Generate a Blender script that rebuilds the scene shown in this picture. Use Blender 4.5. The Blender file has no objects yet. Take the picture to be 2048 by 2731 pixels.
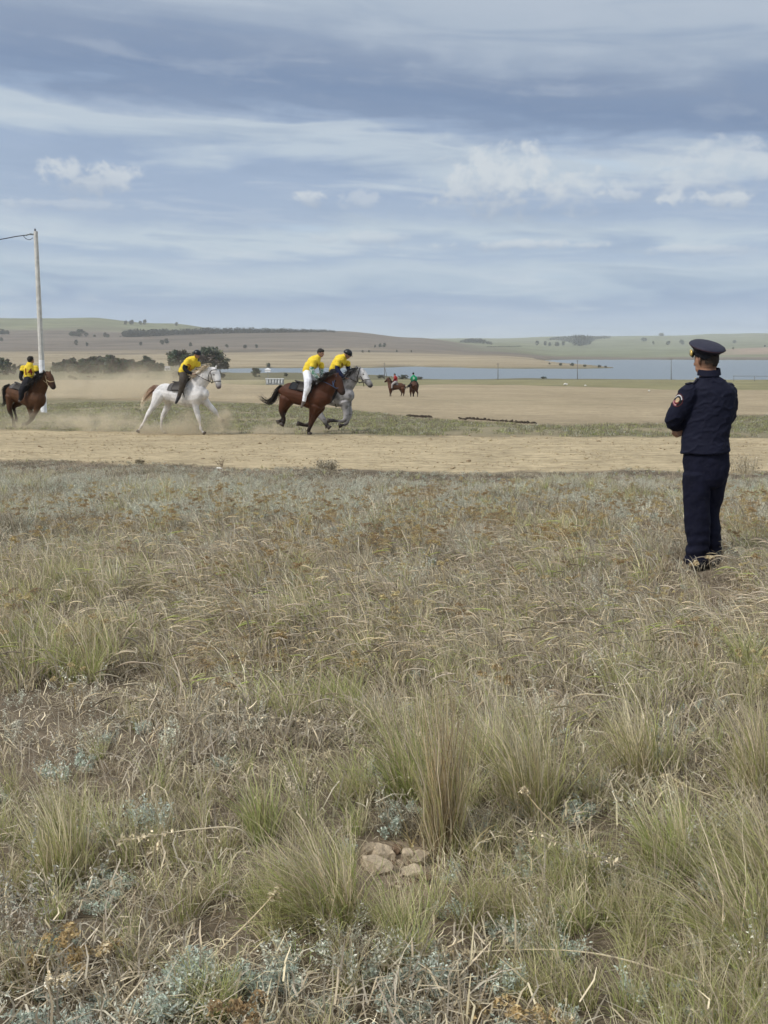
import bpy, bmesh, math, random
import numpy as np
from mathutils import Vector, Matrix
from mathutils.bvhtree import BVHTree

random.seed(7)
RNG = np.random.default_rng(11)
SC = bpy.context.scene
COL = SC.collection

# ------------------------------------------------------------------ camera
F, CX, CY, HORIZON = 2900.0, 1024.0, 1365.5, 940.0
EYE = np.array([0.0, 0.0, 1.7])
PITCH = math.atan((CY - HORIZON) / F)
cam_data = bpy.data.cameras.new('camera')
cam_data.sensor_fit = 'VERTICAL'
cam_data.sensor_height = 27.31
cam_data.sensor_width = 20.48
cam_data.lens = 29.0
cam_data.clip_start = 0.05
cam_data.clip_end = 40000
cam = bpy.data.objects.new('camera', cam_data)
cam.location = EYE
cam.rotation_euler = (math.pi / 2 - PITCH, 0, 0)
COL.objects.link(cam)
SC.camera = cam
SC.render.resolution_x, SC.render.resolution_y = 768, 1024

# ------------------------------------------------------------------ world
SUN_EL, SUN_AZ = math.radians(46), math.radians(-122)   # azimuth measured from +Y towards +X
W = bpy.data.worlds.new('World')
SC.world = W
W.use_nodes = True
NT = W.node_tree
NT.nodes.clear()


class NB:
    """small helper for node graphs"""
    def __init__(self, tree):
        self.t = tree

    def n(self, kind, **kw):
        x = self.t.nodes.new(kind)
        for k, v in kw.items():
            setattr(x, k, v)
        return x

    def link(self, a, b):
        self.t.links.new(a, b)

    def put(self, sock, v):
        if isinstance(v, bpy.types.NodeSocket):
            self.link(v, sock)
        elif v is not None:
            sock.default_value = v

    def math(self, op, a, b=None, c=None, clamp=False):
        x = self.n('ShaderNodeMath', operation=op, use_clamp=clamp)
        self.put(x.inputs[0], a)
        if b is not None:
            self.put(x.inputs[1], b)
        if c is not None:
            self.put(x.inputs[2], c)
        return x.outputs[0]

    def vmath(self, op, a, b=None):
        x = self.n('ShaderNodeVectorMath', operation=op)
        self.put(x.inputs[0], a)
        if b is not None:
            self.put(x.inputs[1], b)
        return x.outputs['Value'] if op in ('LENGTH', 'DOT_PRODUCT', 'DISTANCE') else x.outputs[0]

    def noise(self, vec, scale, detail=3, rough=0.5, dist=0.0):
        x = self.n('ShaderNodeTexNoise')
        self.put(x.inputs['Vector'], vec)
        x.inputs['Scale'].default_value = scale
        x.inputs['Detail'].default_value = detail
        x.inputs['Roughness'].default_value = rough
        x.inputs['Distortion'].default_value = dist
        return x.outputs[0]

    def smooth(self, v, lo, hi, a=0.0, b=1.0):
        x = self.n('ShaderNodeMapRange', interpolation_type='SMOOTHSTEP')
        self.put(x.inputs[0], v)
        x.inputs[1].default_value, x.inputs[2].default_value = lo, hi
        x.inputs[3].default_value, x.inputs[4].default_value = a, b
        return x.outputs[0]

    def mix(self, fac, a, b, blend='MIX'):
        x = self.n('ShaderNodeMix', data_type='RGBA', blend_type=blend)
        self.put(x.inputs[0], fac)
        self.put(x.inputs[6], a if isinstance(a, bpy.types.NodeSocket) else (*a[:3], 1))
        self.put(x.inputs[7], b if isinstance(b, bpy.types.NodeSocket) else (*b[:3], 1))
        return x.outputs[2]

    def ramp(self, v, stops, interp='LINEAR'):
        x = self.n('ShaderNodeValToRGB')
        self.put(x.inputs[0], v)
        e = x.color_ramp.elements
        x.color_ramp.interpolation = interp
        while len(e) > 1:
            e.remove(e[-1])
        e[0].position, e[0].color = stops[0][0], (*stops[0][1], 1)
        for p, c in stops[1:]:
            k = e.new(p)
            k.color = (*c, 1)
        return x.outputs[0]

    def combine(self, x, y, z):
        c = self.n('ShaderNodeCombineXYZ')
        for i, v in enumerate((x, y, z)):
            self.put(c.inputs[i], v)
        return c.outputs[0]

    def separate(self, v):
        c = self.n('ShaderNodeSeparateXYZ')
        self.link(v, c.inputs[0])
        return c.outputs


def srgb(*c):
    c = [v / 255 for v in c]
    return tuple(v / 12.92 if v <= 0.04045 else ((v + 0.055) / 1.055) ** 2.4 for v in c)


def build_sky():
    b = NB(NT)
    sky = b.n('ShaderNodeTexSky', sky_type='NISHITA')
    sky.sun_disc = False
    sky.sun_elevation = SUN_EL
    sky.sun_rotation = SUN_AZ
    sky.altitude = 400
    sky.dust_density = 1.5
    tc = b.n('ShaderNodeTexCoord')
    d = b.vmath('NORMALIZE', tc.outputs['Generated'])
    dx, dy, dz = b.separate(d)
    az = b.math('ARCTAN2', dx, dy)                      # bearing, 0 straight ahead
    # flat cloud deck seen in perspective
    den = b.math('ADD', b.math('MAXIMUM', dz, 0.0), 0.10)
    px, py = b.math('DIVIDE', dx, den), b.math('DIVIDE', dy, den)
    deck = b.combine(px, py, 0.0)
    # noise in bearing / height space, stretched along the horizon
    def band(sa, sz, off=0.0):
        return b.combine(b.math('MULTIPLY', dx, sa), b.math('MULTIPLY', b.math('ADD', dz, b.math('MULTIPLY', dx, 0.05)), sz), b.math('ADD', b.math('MULTIPLY', dy, 1.0), off))
    n_big = b.noise(band(3.2, 12.0, 3.1), 1.0, 2, 0.55, 0.35)
    n_mid = b.noise(band(6.0, 42.0, 7.7), 1.0, 3, 0.55, 0.6)
    n_fine = b.noise(band(11.0, 110.0, 1.3), 1.0, 4, 0.62, 0.9)
    bil_ = b.noise(band(24.0, 50.0, 13.0), 1.0, 4, 0.6, 0.3)
    n_deck = b.noise(deck, 0.9, 3, 0.55, 0.3)
    w = b.math('MULTIPLY', b.math('SUBTRACT', n_big, 0.5), 0.055)
    w2 = b.math('MULTIPLY', b.math('SUBTRACT', n_mid, 0.5), 0.05)
    w3 = b.math('ADD', b.math('MULTIPLY', b.math('SUBTRACT', n_fine, 0.5), 0.009), b.math('MULTIPLY', b.math('SUBTRACT', bil_, 0.5), 0.016))
    lean = b.math('MULTIPLY', dx, 0.085)                # the dark deck dips to one side
    h = b.math('ADD', b.math('ADD', dz, w), b.math('ADD', b.math('ADD', w2, w3), b.math('MULTIPLY', lean, b.smooth(dz, 0.08, 0.2))))
    hn = b.math('DIVIDE', h, 0.6)
    S = lambda *c: tuple(v * 5.12 for v in srgb(*c))
    z = lambda v: v / 0.6
    base = b.ramp(hn, [
        (0.0, S(174, 191, 210)), (z(.030), S(168, 186, 208)), (z(.044), S(154, 174, 200)), (z(.056), S(172, 190, 208)),
        (z(.075), S(184, 199, 213)), (z(.090), S(164, 183, 206)), (z(.106), S(189, 203, 215)), (z(.122), S(163, 181, 204)),
        (z(.148), S(156, 175, 201)), (z(.163), S(184, 198, 212)), (z(.180), S(186, 199, 212)), (z(.190), S(150, 169, 195)),
        (z(.199), S(130, 150, 179)), (z(.212), S(122, 143, 174)), (z(.240), S(132, 150, 177)), (z(.258), S(150, 166, 188)), (z(.280), S(168, 182, 199)),
        (z(.32), S(178, 190, 205)), (z(.42), S(192, 201, 212)), (z(.50), S(206, 213, 220)), (1.0, S(226, 229, 232))])
    # streaks of brighter and duller cloud
    st = b.smooth(b.math('ADD', b.math('MULTIPLY', n_fine, .45), b.math('MULTIPLY', n_mid, .55)), 0.50, 0.66)
    low = b.smooth(h, 0.20, 0.185)
    base = b.mix(b.math('MULTIPLY', b.math('MULTIPLY', st, low), 0.30), base, S(204, 213, 221))
    dk = b.smooth(n_mid, 0.50, 0.30)
    base = b.mix(b.math('MULTIPLY', dk, 0.28), base, S(130, 152, 182))
    lt = b.smooth(b.math('ADD', b.math('MULTIPLY', n_mid, .6), b.math('MULTIPLY', bil_, .4)), .50, .68)
    base = b.mix(b.math('MULTIPLY', b.math('MULTIPLY', lt, b.smooth(h, .19, .22)), .32), base, S(176, 188, 204))
    # higher up the deck breaks into softer lumps
    hi = b.smooth(dz, 0.22, 0.34)
    lum = b.smooth(n_deck, 0.35, 0.68)
    base = b.mix(b.math('MULTIPLY', b.math('MULTIPLY', lum, hi), 0.6), base, S(196, 204, 214))
    # gaps where clear blue shows
    gap = b.math('MULTIPLY', b.smooth(b.noise(band(4.5, 26.0, 21.0), 1.0, 2, 0.5, 0.4), 0.60, 0.74), b.smooth(h, 0.205, 0.185))
    skyc = b.mix(0.35, S(172, 194, 218), sky.outputs[0])
    base = b.mix(b.math('MULTIPLY', gap, 0.4), base, skyc)
    # cumulus puffs: (pixel x, pixel y, half width, half height, strength)
    bil = b.noise(band(26.0, 34.0, 5.0), 1.0, 3, 0.62, 0.2)
    bil2 = b.noise(band(70.0, 80.0, 9.0), 1.0, 4, 0.62, 0.4)
    rag = b.math('ADD', b.math('MULTIPLY', b.math('SUBTRACT', bil, 0.5), 4.2), b.math('MULTIPLY', b.math('SUBTRACT', bil2, 0.5), 3.0))
    for (qx, qy, hw, hh, s) in ((1335, 488, 190, 92, .95), (1470, 515, 160, 62, .55), (235, 470, 120, 52, .9), (840, 527, 50, 24, .9), (960, 535, 62, 26, .55),
                                (1950, 465, 190, 85, .6), (1700, 505, 120, 34, .38), (1890, 535, 125, 24, .85), (1640, 520, 90, 14, .55), (1350, 655, 260, 16, .7), (1880, 665, 200, 14, .5), (980, 635, 190, 16, .45), (140, 545, 230, 14, .4)):
        xc, yc = (qx - CX) / F, -(qy - CY) / F
        v = Vector((xc, math.cos(PITCH) + yc * math.sin(PITCH), -math.sin(PITCH) + yc * math.cos(PITCH))).normalized()
        aa = math.atan2(v.x, v.y)
        ex = b.math('DIVIDE', b.math('SUBTRACT', az, aa), hw / F)
        ez0 = b.math('SUBTRACT', dz, v.z)
        ez = b.math('DIVIDE', ez0, hh / F)
        r2 = b.math('ADD', b.math('MULTIPLY', ex, ex), b.math('MULTIPLY', ez, ez))
        f = b.math('ADD', b.math('SUBTRACT', 1.0, r2), rag)
        m = b.math('MULTIPLY', b.smooth(f, -.1, 1.0), s * .85)
        tone = b.mix(b.smooth(b.math('ADD', ez, b.math('MULTIPLY', rag, .4)), -0.9, 0.5), S(166, 180, 198), S(206, 213, 219))
        base = b.mix(m, base, tone)
    out = b.n('ShaderNodeOutputWorld')
    bg = b.n('ShaderNodeBackground')
    b.link(base, bg.inputs[0])
    bg.inputs[1].default_value = 0.1
    b.link(bg.outputs[0], out.inputs[0])


build_sky()
W.cycles.sampling_method = 'MANUAL'
W.cycles.sample_map_resolution = 512

sun_d = bpy.data.lights.new('sun', 'SUN')
sun_d.energy = 1.5
sun_d.angle = math.radians(11)
sun_d.color = (1.0, 0.95, 0.88)
sun = bpy.data.objects.new('sun', sun_d)
sdir = Vector((math.sin(SUN_AZ) * math.cos(SUN_EL), math.cos(SUN_AZ) * math.cos(SUN_EL), math.sin(SUN_EL)))
sun.rotation_euler = (-sdir).to_track_quat('-Z', 'Y').to_euler()
sun.location = (-30, 0, 40)
COL.objects.link(sun)

vs = SC.view_settings
vs.view_transform = 'Standard'
vs.look = 'None'
vs.exposure = 1.0
vs.gamma = 1.0
vs.use_curve_mapping = False
SC.render.engine = 'CYCLES'
SC.cycles.use_denoising = True
SC.cycles.use_adaptive_sampling = True
SC.cycles.adaptive_threshold = 0.03
SC.cycles.max_bounces = 5
SC.cycles.diffuse_bounces = 4
SC.cycles.glossy_bounces = 2
SC.cycles.transmission_bounces = 3
SC.cycles.transparent_max_bounces = 6
SC.cycles.volume_bounces = 1
SC.cycles.volume_step_rate = 1.0
SC.cycles.volume_max_steps = 64


# ------------------------------------------------------------------ maths helpers
def ray(px, py):
    xc, yc = (np.asarray(px, float) - CX) / F, -(np.asarray(py, float) - CY) / F
    c, s = math.cos(PITCH), math.sin(PITCH)
    return np.stack(np.broadcast_arrays(xc, c + yc * s, -s + yc * c), -1)


def U(px, py, Y):
    d = ray(px, py)
    return EYE + d * (Y / d[..., 1:2] if d.ndim > 1 else Y / d[1])


def proj(p):
    p = np.asarray(p, float) - EYE
    c, s = math.cos(PITCH), math.sin(PITCH)
    fw = p[..., 1] * c - p[..., 2] * s
    up = p[..., 1] * s + p[..., 2] * c
    return CX + F * p[..., 0] / fw, CY - F * up / fw


_perm = np.random.default_rng(3).permutation(256)
_perm = np.concatenate([_perm, _perm])
_ga = np.random.default_rng(4).uniform(0, 2 * np.pi, 256)
_gr = np.stack([np.cos(_ga), np.sin(_ga)], -1)


def perlin(x, y):
    x, y = np.asarray(x, float), np.asarray(y, float)
    xi, yi = np.floor(x).astype(int), np.floor(y).astype(int)
    xf, yf = x - xi, y - yi
    u, v = xf * xf * xf * (xf * (xf * 6 - 15) + 10), yf * yf * yf * (yf * (yf * 6 - 15) + 10)
    def g(ix, iy, fx, fy):
        h = _perm[(_perm[ix & 255] + iy) & 255]
        q = _gr[h]
        return q[..., 0] * fx + q[..., 1] * fy
    a, b = g(xi, yi, xf, yf), g(xi + 1, yi, xf - 1, yf)
    c, d = g(xi, yi + 1, xf, yf - 1), g(xi + 1, yi + 1, xf - 1, yf - 1)
    return (a + u * (b - a)) + v * ((c + u * (d - c)) - (a + u * (b - a)))


def fbm(x, y, o=4, g=0.5):
    r, a = 0, 1.0
    for k in range(o):
        r = r + a * perlin(np.asarray(x) * 2 ** k + 17.3 * k, np.asarray(y) * 2 ** k - 9.1 * k)
        a *= g
    return r


def sstep(a, b, x):
    t = np.clip((np.asarray(x, float) - a) / (b - a), 0, 1)
    return t * t * (3 - 2 * t)


# ------------------------------------------------------------------ terrain
NEAR_Y = [-30, 0, 4, 8.6, 12, 16, 21, 26, 31, 36, 50, 60, 80, 107, 150, 237, 350, 483]
NEAR_Z = [0.1, 0, 0, -.055, -.18, -.33, -.49, -.56, -.61, -.77, -1.06, -1.33, -1.87, -2.56, -3.45, -5.25, -7.6, -10.15]
WATER_Z = -10.3
FAR_PX = [-2600, -900, 0, 250, 450, 650, 900, 1100, 1300, 1500, 1700, 2048, 2900, 4600]
FAR_Y = [483, 700, 1000, 1400, 2000, 2600, 3300, 4500, 6000, 8000, 11000]
FAR_PY = np.array([
    [1011, 993, 970, 952, 925, 892, 853, 875, 890, 900, 930],
    [1011, 993, 970, 952, 925, 892, 855, 875, 890, 900, 930],
    [1011, 993, 970, 952, 925, 892, 852, 875, 890, 900, 930],
    [1011, 993, 970, 952, 924, 892, 850, 875, 890, 900, 930],
    [1011, 992, 970, 952, 921, 890, 866, 880, 893, 900, 930],
    [1011, 987, 968, 952, 918, 886, 888, 890, 895, 900, 930],
    [1011, 987, 968, 953, 918, 885, 890, 895, 900, 902, 930],
    [1011, 987, 967, 953, 925, 903, 905, 905, 905, 907, 930],
    [1011, 987, 967, 953, 938, 926, 920, 913, 903, 907, 930],
    [1011, 987, 972, 962, 951, 942, 932, 917, 899, 905, 930],
    [1011, 987, 972, 962, 953, 944, 932, 914, 897, 903, 930],
    [1011, 987, 972, 962, 953, 931, 924, 910, 889, 900, 930],
    [1011, 987, 972, 962, 953, 931, 924, 910, 889, 900, 930],
    [1011, 987, 972, 962, 953, 931, 924, 910, 889, 900, 930]], float)
LAKE = np.array([(1410, 961), (1500, 959), (1700, 958.7), (2048, 960), (2700, 961), (4600, 963), (4600, 1010), (2700, 1012.5), (2048, 1011.5), (1850, 1012), (1700, 1010.5), (1500, 1009.5),
                 (1400, 1008), (1300, 1010.5), (1200, 1011), (1104, 1009), (1050, 1003), (1000, 999.5), (935, 996), (850, 995), (767, 993.5), (690, 994.5), (640, 994), (600, 992.5), (555, 988.5), (560, 985), (640, 981.5),
                 (760, 981), (935, 980.5), (1040, 979.5), (1100, 977), (1180, 979), (1300, 982), (1500, 983), (1590, 982.5), (1627, 980.5), (1590, 976.5), (1560, 974), (1500, 969), (1430, 963.5)], float)


def poly_sd(px, py, poly, ysc=4.0):
    """signed distance (positive inside) in a stretched picture-angle space"""
    P = poly.copy(); P[:, 1] *= ysc
    x, y = px.ravel(), py.ravel() * ysc
    best = np.full(x.shape, 1e9)
    inside = np.zeros(x.shape, bool)
    for i in range(len(P)):
        a, b2 = P[i], P[(i + 1) % len(P)]
        e = b2 - a
        t = np.clip(((x - a[0]) * e[0] + (y - a[1]) * e[1]) / (e @ e), 0, 1)
        best = np.minimum(best, np.hypot(x - a[0] - t * e[0], y - a[1] - t * e[1]))
        c = ((a[1] > y) != (b2[1] > y))
        with np.errstate(divide='ignore', invalid='ignore'):
            xx = (b2[0] - a[0]) * (y - a[1]) / (b2[1] - a[1] + 1e-12) + a[0]
        inside ^= c & (x < xx)
    return np.where(inside, best, -best).reshape(px.shape)


def far_z(x, y):
    bx = CX + F * x / np.maximum(y, 1.0) * math.cos(PITCH)      # bearing expressed like a picture column
    ly = np.log(np.clip(y, FAR_Y[0], FAR_Y[-1]))
    lY = np.log(FAR_Y)
    ci = np.clip(np.searchsorted(FAR_PX, bx) - 1, 0, len(FAR_PX) - 2)
    P = np.asarray(FAR_PX, float)
    ct = np.clip((bx - P[ci]) / (P[ci + 1] - P[ci]), 0, 1); ct = ct * ct * (3 - 2 * ct)
    ri = np.clip(np.searchsorted(lY, ly) - 1, 0, len(FAR_Y) - 2)
    rt = np.clip((ly - lY[ri]) / (lY[ri + 1] - lY[ri]), 0, 1)
    a = FAR_PY[ci, ri] * (1 - rt) + FAR_PY[ci, ri + 1] * rt
    b2 = FAR_PY[ci + 1, ri] * (1 - rt) + FAR_PY[ci + 1, ri + 1] * rt
    pv = a * (1 - ct) + b2 * ct
    return EYE[2] + (HORIZON - pv) / F * y


def T(x, y, fine=True):
    x, y = np.broadcast_arrays(np.asarray(x, float), np.asarray(y, float))
    z = np.interp(y, NEAR_Y, NEAR_Z)
    far = y > 483
    if np.any(far):
        zf = far_z(x, y)
        zf = zf + fbm(x / 420, y / 420, 3) * np.clip((y - 1500) * 0.004, 0, 7)
        zf = np.maximum(zf, WATER_Z + 0.25)
        z = np.where(far, zf, z)
    if np.any(y > 380):
        wy = np.maximum(y, 380)
        bx = CX + F * x / wy * math.cos(PITCH)
        by = HORIZON + 12.0 * F / wy
        sd = poly_sd(bx, by, LAKE) + fbm(x / 25, y / 60, 2) * 4
        m = sstep(-3.0, 3.0, sd) * (y > 400) * (y < 2600)
        z = z * (1 - m) + (WATER_Z - 1.2) * m
    if fine:
        nr = np.clip(1 - (y - 16) / 10, 0, 1)
        z = z + nr * (fbm(x * 0.42 + 5, y * 0.42, 3) * 0.14)
        z = z + np.clip((y - 24) / 30, 0, 1) * np.clip(1 - (y - 200) / 200, 0, 1) * fbm(x / 9, y / 14, 3) * 0.10
        z = z + fbm(x * 2.2, y * 2.2, 3) * 0.022 * np.clip(1 - (y - 25) / 20, 0, 1)
    return z


_RY = np.exp(np.linspace(np.log(1.2), np.log(10500), 2400))


def hit(px, py, ymin=1.2, ymax=11000):
    """ground point seen along a picture ray"""
    Y = _RY[(_RY >= ymin) & (_RY <= ymax)]
    d = ray(px, py)
    P = EYE + d * (Y / d[1])[:, None]
    g = T(P[:, 0], P[:, 1])
    k = np.nonzero(P[:, 2] <= g)[0]
    i = k[0] if len(k) else len(Y) - 1
    if i > 0:
        a0, a1 = P[i - 1, 2] - g[i - 1], P[i, 2] - g[i]
        t = a0 / (a0 - a1 + 1e-9) if len(k) else 0
        p = P[i - 1] + (P[i] - P[i - 1]) * min(max(t, 0), 1)
    else:
        p = P[0]
    return np.array([p[0], p[1], float(T(p[0], p[1]))])


def edge_line(pts):
    q = np.array([hit(*p) for p in pts])
    q = q[np.argsort(q[:, 0])]
    return lambda x: np.interp(x, q[:, 0], q[:, 1])


E_GRASS = edge_line([(-300, 1223), (0, 1228), (350, 1237), (700, 1251), (1024, 1257), (1500, 1258), (2048, 1258), (2400, 1258)])
E_TRACK = edge_line([(-300, 1142), (0, 1146), (300, 1151), (600, 1157), (1024, 1162), (1500, 1165), (2048, 1166), (2400, 1166)])
E_STRIP = edge_line([(-600, 1062), (0, 1058), (160, 1061), (400, 1066), (640, 1072), (900, 1088), (1100, 1108), (1420, 1127), (1700, 1124), (2048, 1110), (2500, 1100)])
E_FIELD = edge_line([(-600, 1006), (0, 1008), (400, 1014), (700, 1027), (1000, 1030), (1200, 1024), (1400, 1027), (1650, 1034), (1800, 1040), (2048, 1041), (2500, 1043)])


# ------------------------------------------------------------------ object helpers
ORIG = {}


def set_props(o, label=None, cat=None, group=None, kind=None):
    if label: o['label'] = label
    if cat: o['category'] = cat
    if group: o['group'] = group
    if kind: o['kind'] = kind
    return o


def thing(name, loc, label, cat, group=None):
    o = bpy.data.objects.new(name, None)
    o.empty_display_size = 0.2
    o.location = loc
    COL.objects.link(o)
    ORIG[o] = np.array(loc, float)
    return set_props(o, label, cat, group)


def make_mesh(name, v, f, mat=None, smooth=False, col=None):
    me = bpy.data.meshes.new(name)
    v = np.asarray(v, np.float32)
    if isinstance(f, np.ndarray) and f.ndim == 2:
        k = f.shape[1]
        me.vertices.add(len(v)); me.vertices.foreach_set('co', v.ravel())
        me.loops.add(f.size); me.loops.foreach_set('vertex_index', f.ravel().astype(np.int32))
        me.polygons.add(len(f))
        me.polygons.foreach_set('loop_start', np.arange(0, f.size, k, dtype=np.int32))
        me.polygons.foreach_set('loop_total', np.full(len(f), k, np.int32))
        me.update(calc_edges=True)
    else:
        me.from_pydata([tuple(p) for p in v], [], [tuple(int(i) for i in q) for q in f])
    if smooth:
        me.polygons.foreach_set('use_smooth', np.ones(len(me.polygons), bool))
    if col is not None:
        a = me.color_attributes.new('Col', 'FLOAT_COLOR', 'POINT')
        c = np.ones((len(v), 4), np.float32); c[:, :3] = col
        a.data.foreach_set('color', c.ravel())
    if mat is not None:
        me.materials.append(mat)
    me.update()
    return me


def part(name, v, f, mat, parent=None, smooth=False, col=None, label=None):
    """one mesh object; v in world coordinates"""
    o0 = ORIG.get(parent, np.zeros(3))
    me = make_mesh(name, np.asarray(v, float) - o0, f, mat, smooth, col)
    o = bpy.data.objects.new(name, me)
    COL.objects.link(o)
    if parent is not None:
        o.parent = parent
    ORIG[o] = o0
    if label: o['label'] = label
    return o


def solo(name, v, f, mat, base, label, cat, group=None, smooth=False, col=None, kind=None):
    me = make_mesh(name, np.asarray(v, float) - np.asarray(base), f, mat, smooth, col)
    o = bpy.data.objects.new(name, me)
    o.location = base
    COL.objects.link(o)
    ORIG[o] = np.array(base, float)
    return set_props(o, label, cat, group, kind)


def copy_tree(o, parent=None):
    c = o.copy()
    COL.objects.link(c)
    if parent is not None:
        c.parent = parent
    for ch in list(o.children):
        copy_tree(ch, c)
    return c


class MB:
    def __init__(self):
        self.v, self.f, self.n = [], [], 0
        self.sk = []          # skeleton samples (p, r, colour)

    def add(self, v, f):
        v = np.asarray(v, float).reshape(-1, 3)
        self.v.append(v)
        self.f += [tuple(i + self.n for i in q) for q in f]
        self.n += len(v)
        return self

    def verts(self):
        return np.concatenate(self.v) if self.v else np.zeros((0, 3))

    def box(self, c, h, R=None):
        q = np.array([(sx, sy, sz) for sx in (-1, 1) for sy in (-1, 1) for sz in (-1, 1)], float) * np.asarray(h)
        if R is not None:
            q = q @ np.array(R.to_3x3() if hasattr(R, 'to_3x3') else R).T
        return self.add(q + np.asarray(c), [(0, 1, 3, 2), (4, 6, 7, 5), (0, 4, 5, 1), (2, 3, 7, 6), (0, 2, 6, 4), (1, 5, 7, 3)])

    def tube(self, pts, n=12, sub=3, col=None, lat=(0, 1, 0), cap=0.8):
        """pts: rows (x,y,z,ra[,rb]); ra across in the plane, rb along the lateral axis"""
        P = np.array([(*p[:3], p[3], p[4] if len(p) > 4 else p[3]) for p in pts], float)
        C = None
        if col is not None:
            C = np.array(col, float)
            if C.ndim == 1:
                C = np.repeat(C[None], len(P), 0)
        if sub > 1 and len(P) > 2:
            Q = np.vstack([2 * P[0] - P[1], P, 2 * P[-1] - P[-2]])
            out, oc = [], []
            for i in range(len(P) - 1):
                p0, p1, p2, p3 = Q[i:i + 4]
                for k in range(sub):
                    t = k / sub
                    out.append(.5 * ((2 * p1) + (-p0 + p2) * t + (2 * p0 - 5 * p1 + 4 * p2 - p3) * t * t + (-p0 + 3 * p1 - 3 * p2 + p3) * t ** 3))
                    if C is not None: oc.append(C[i] * (1 - t) + C[i + 1] * t)
            out.append(P[-1])
            if C is not None: oc.append(C[-1]); C = np.array(oc)
            P = np.array(out)
            lo = P[:, 3:].clip(0.0006)
            P[:, 3:] = lo
        tg = np.gradient(P[:, :3], axis=0)
        tg /= np.linalg.norm(tg, axis=1, keepdims=True) + 1e-9
        # rounded ends
        ext = []
        r0, r1 = min(P[0, 3:]), min(P[-1, 3:])
        head = [np.r_[P[0, :3] - tg[0] * r0 * cap, P[0, 3:] * .35], np.r_[P[0, :3] - tg[0] * r0 * cap * .62, P[0, 3:] * .78]]
        tail = [np.r_[P[-1, :3] + tg[-1] * r1 * cap * .62, P[-1, 3:] * .78], np.r_[P[-1, :3] + tg[-1] * r1 * cap, P[-1, 3:] * .35]]
        P2 = np.vstack([head, P, tail])
        tg2 = np.vstack([tg[:1], tg[:1], tg, tg[-1:], tg[-1:]])
        L = np.repeat(np.array(lat, float)[None], len(P2), 0)
        L = L - tg2 * np.sum(L * tg2, 1, keepdims=True)
        bad = np.linalg.norm(L, axis=1) < 0.15
        if bad.any():
            alt = np.array((1, 0, 0), float)
            L[bad] = alt - tg2[bad] * (tg2[bad] @ alt)[:, None]
        L /= np.linalg.norm(L, axis=1, keepdims=True) + 1e-9
        N = np.cross(tg2, L)
        a = np.linspace(0, 2 * np.pi, n, endpoint=False)
        V = P2[:, None, :3] + N[:, None] * (P2[:, 3][:, None] * np.cos(a))[..., None] + L[:, None] * (P2[:, 4][:, None] * np.sin(a))[..., None]
        m = len(P2)
        f = [(i * n + j, i * n + (j + 1) % n, (i + 1) * n + (j + 1) % n, (i + 1) * n + j) for i in range(m - 1) for j in range(n)]
        f.append(tuple(range(n - 1, -1, -1)))
        f.append(tuple((m - 1) * n + j for j in range(n)))
        self.add(V.reshape(-1, 3), f)
        if C is not None:
            for p, c in zip(P, C):
                self.sk.append((p[:3], .5 * (p[3] + p[4]), c))
        return self

    def ell(self, c, r, R=None, col=None, n=12):
        v, f = sphere_mesh(n)
        q = v * np.asarray(r, float)
        if R is not None:
            q = q @ np.array(R.to_3x3()).T
        self.add(q + np.asarray(c), f)
        if col is not None:
            self.sk.append((np.asarray(c, float), float(np.mean(r)), np.array(col, float)))
        return self


_sph = {}


def sphere_mesh(n=12):
    if n in _sph: return _sph[n]
    m = max(n // 2, 4)
    v = [(0, 0, 1)]
    for i in range(1, m):
        a = math.pi * i / m
        v += [(math.sin(a) * math.cos(2 * math.pi * j / n), math.sin(a) * math.sin(2 * math.pi * j / n), math.cos(a)) for j in range(n)]
    v.append((0, 0, -1))
    f = [(0, 1 + j, 1 + (j + 1) % n) for j in range(n)]
    for i in range(m - 2):
        f += [(1 + i * n + j, 1 + (i + 1) * n + j, 1 + (i + 1) * n + (j + 1) % n, 1 + i * n + (j + 1) % n) for j in range(n)]
    k = 1 + (m - 2) * n
    f += [(k + j, len(v) - 1, k + (j + 1) % n) for j in range(n)]
    _sph[n] = (np.array(v, float), f)
    return _sph[n]


def fuse(mb, voxel, smooth=4, fac=0.5):
    """one continuous surface out of overlapping closed pieces"""
    me = make_mesh('tmp', mb.verts(), mb.f)
    bm = bmesh.new(); bm.from_mesh(me)
    bmesh.ops.recalc_face_normals(bm, faces=bm.faces)
    bm.to_mesh(me); bm.free()
    o = bpy.data.objects.new('tmp', me)
    COL.objects.link(o)
    r = o.modifiers.new('r', 'REMESH'); r.mode = 'VOXEL'; r.voxel_size = voxel
    s = o.modifiers.new('s', 'SMOOTH'); s.factor = fac; s.iterations = smooth
    dg = bpy.context.evaluated_depsgraph_get()
    ev = o.evaluated_get(dg)
    m2 = ev.to_mesh()
    v = np.empty(len(m2.vertices) * 3, np.float32); m2.vertices.foreach_get('co', v)
    nr = np.empty(len(m2.vertices) * 3, np.float32); m2.vertices.foreach_get('normal', nr)
    f = [tuple(p.vertices) for p in m2.polygons]
    ev.to_mesh_clear()
    bpy.data.objects.remove(o); bpy.data.meshes.remove(me)
    return v.reshape(-1, 3).astype(float), f, nr.reshape(-1, 3).astype(float)


def colour_by_skeleton(v, sk, sharp=10.0):
    P = np.array([s[0] for s in sk]); R = np.array([s[1] for s in sk]); C = np.array([s[2] for s in sk])
    out = np.zeros((len(v), 3))
    for i in range(0, len(v), 4000):
        q = v[i:i + 4000]
        d = np.linalg.norm(q[:, None] - P[None], axis=2) / R[None]
        w = np.exp(-sharp * (d - d.min(1, keepdims=True)))
        out[i:i + 4000] = (w @ C) / w.sum(1, keepdims=True)
    return out


# ------------------------------------------------------------------ materials
MATS = {}


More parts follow.
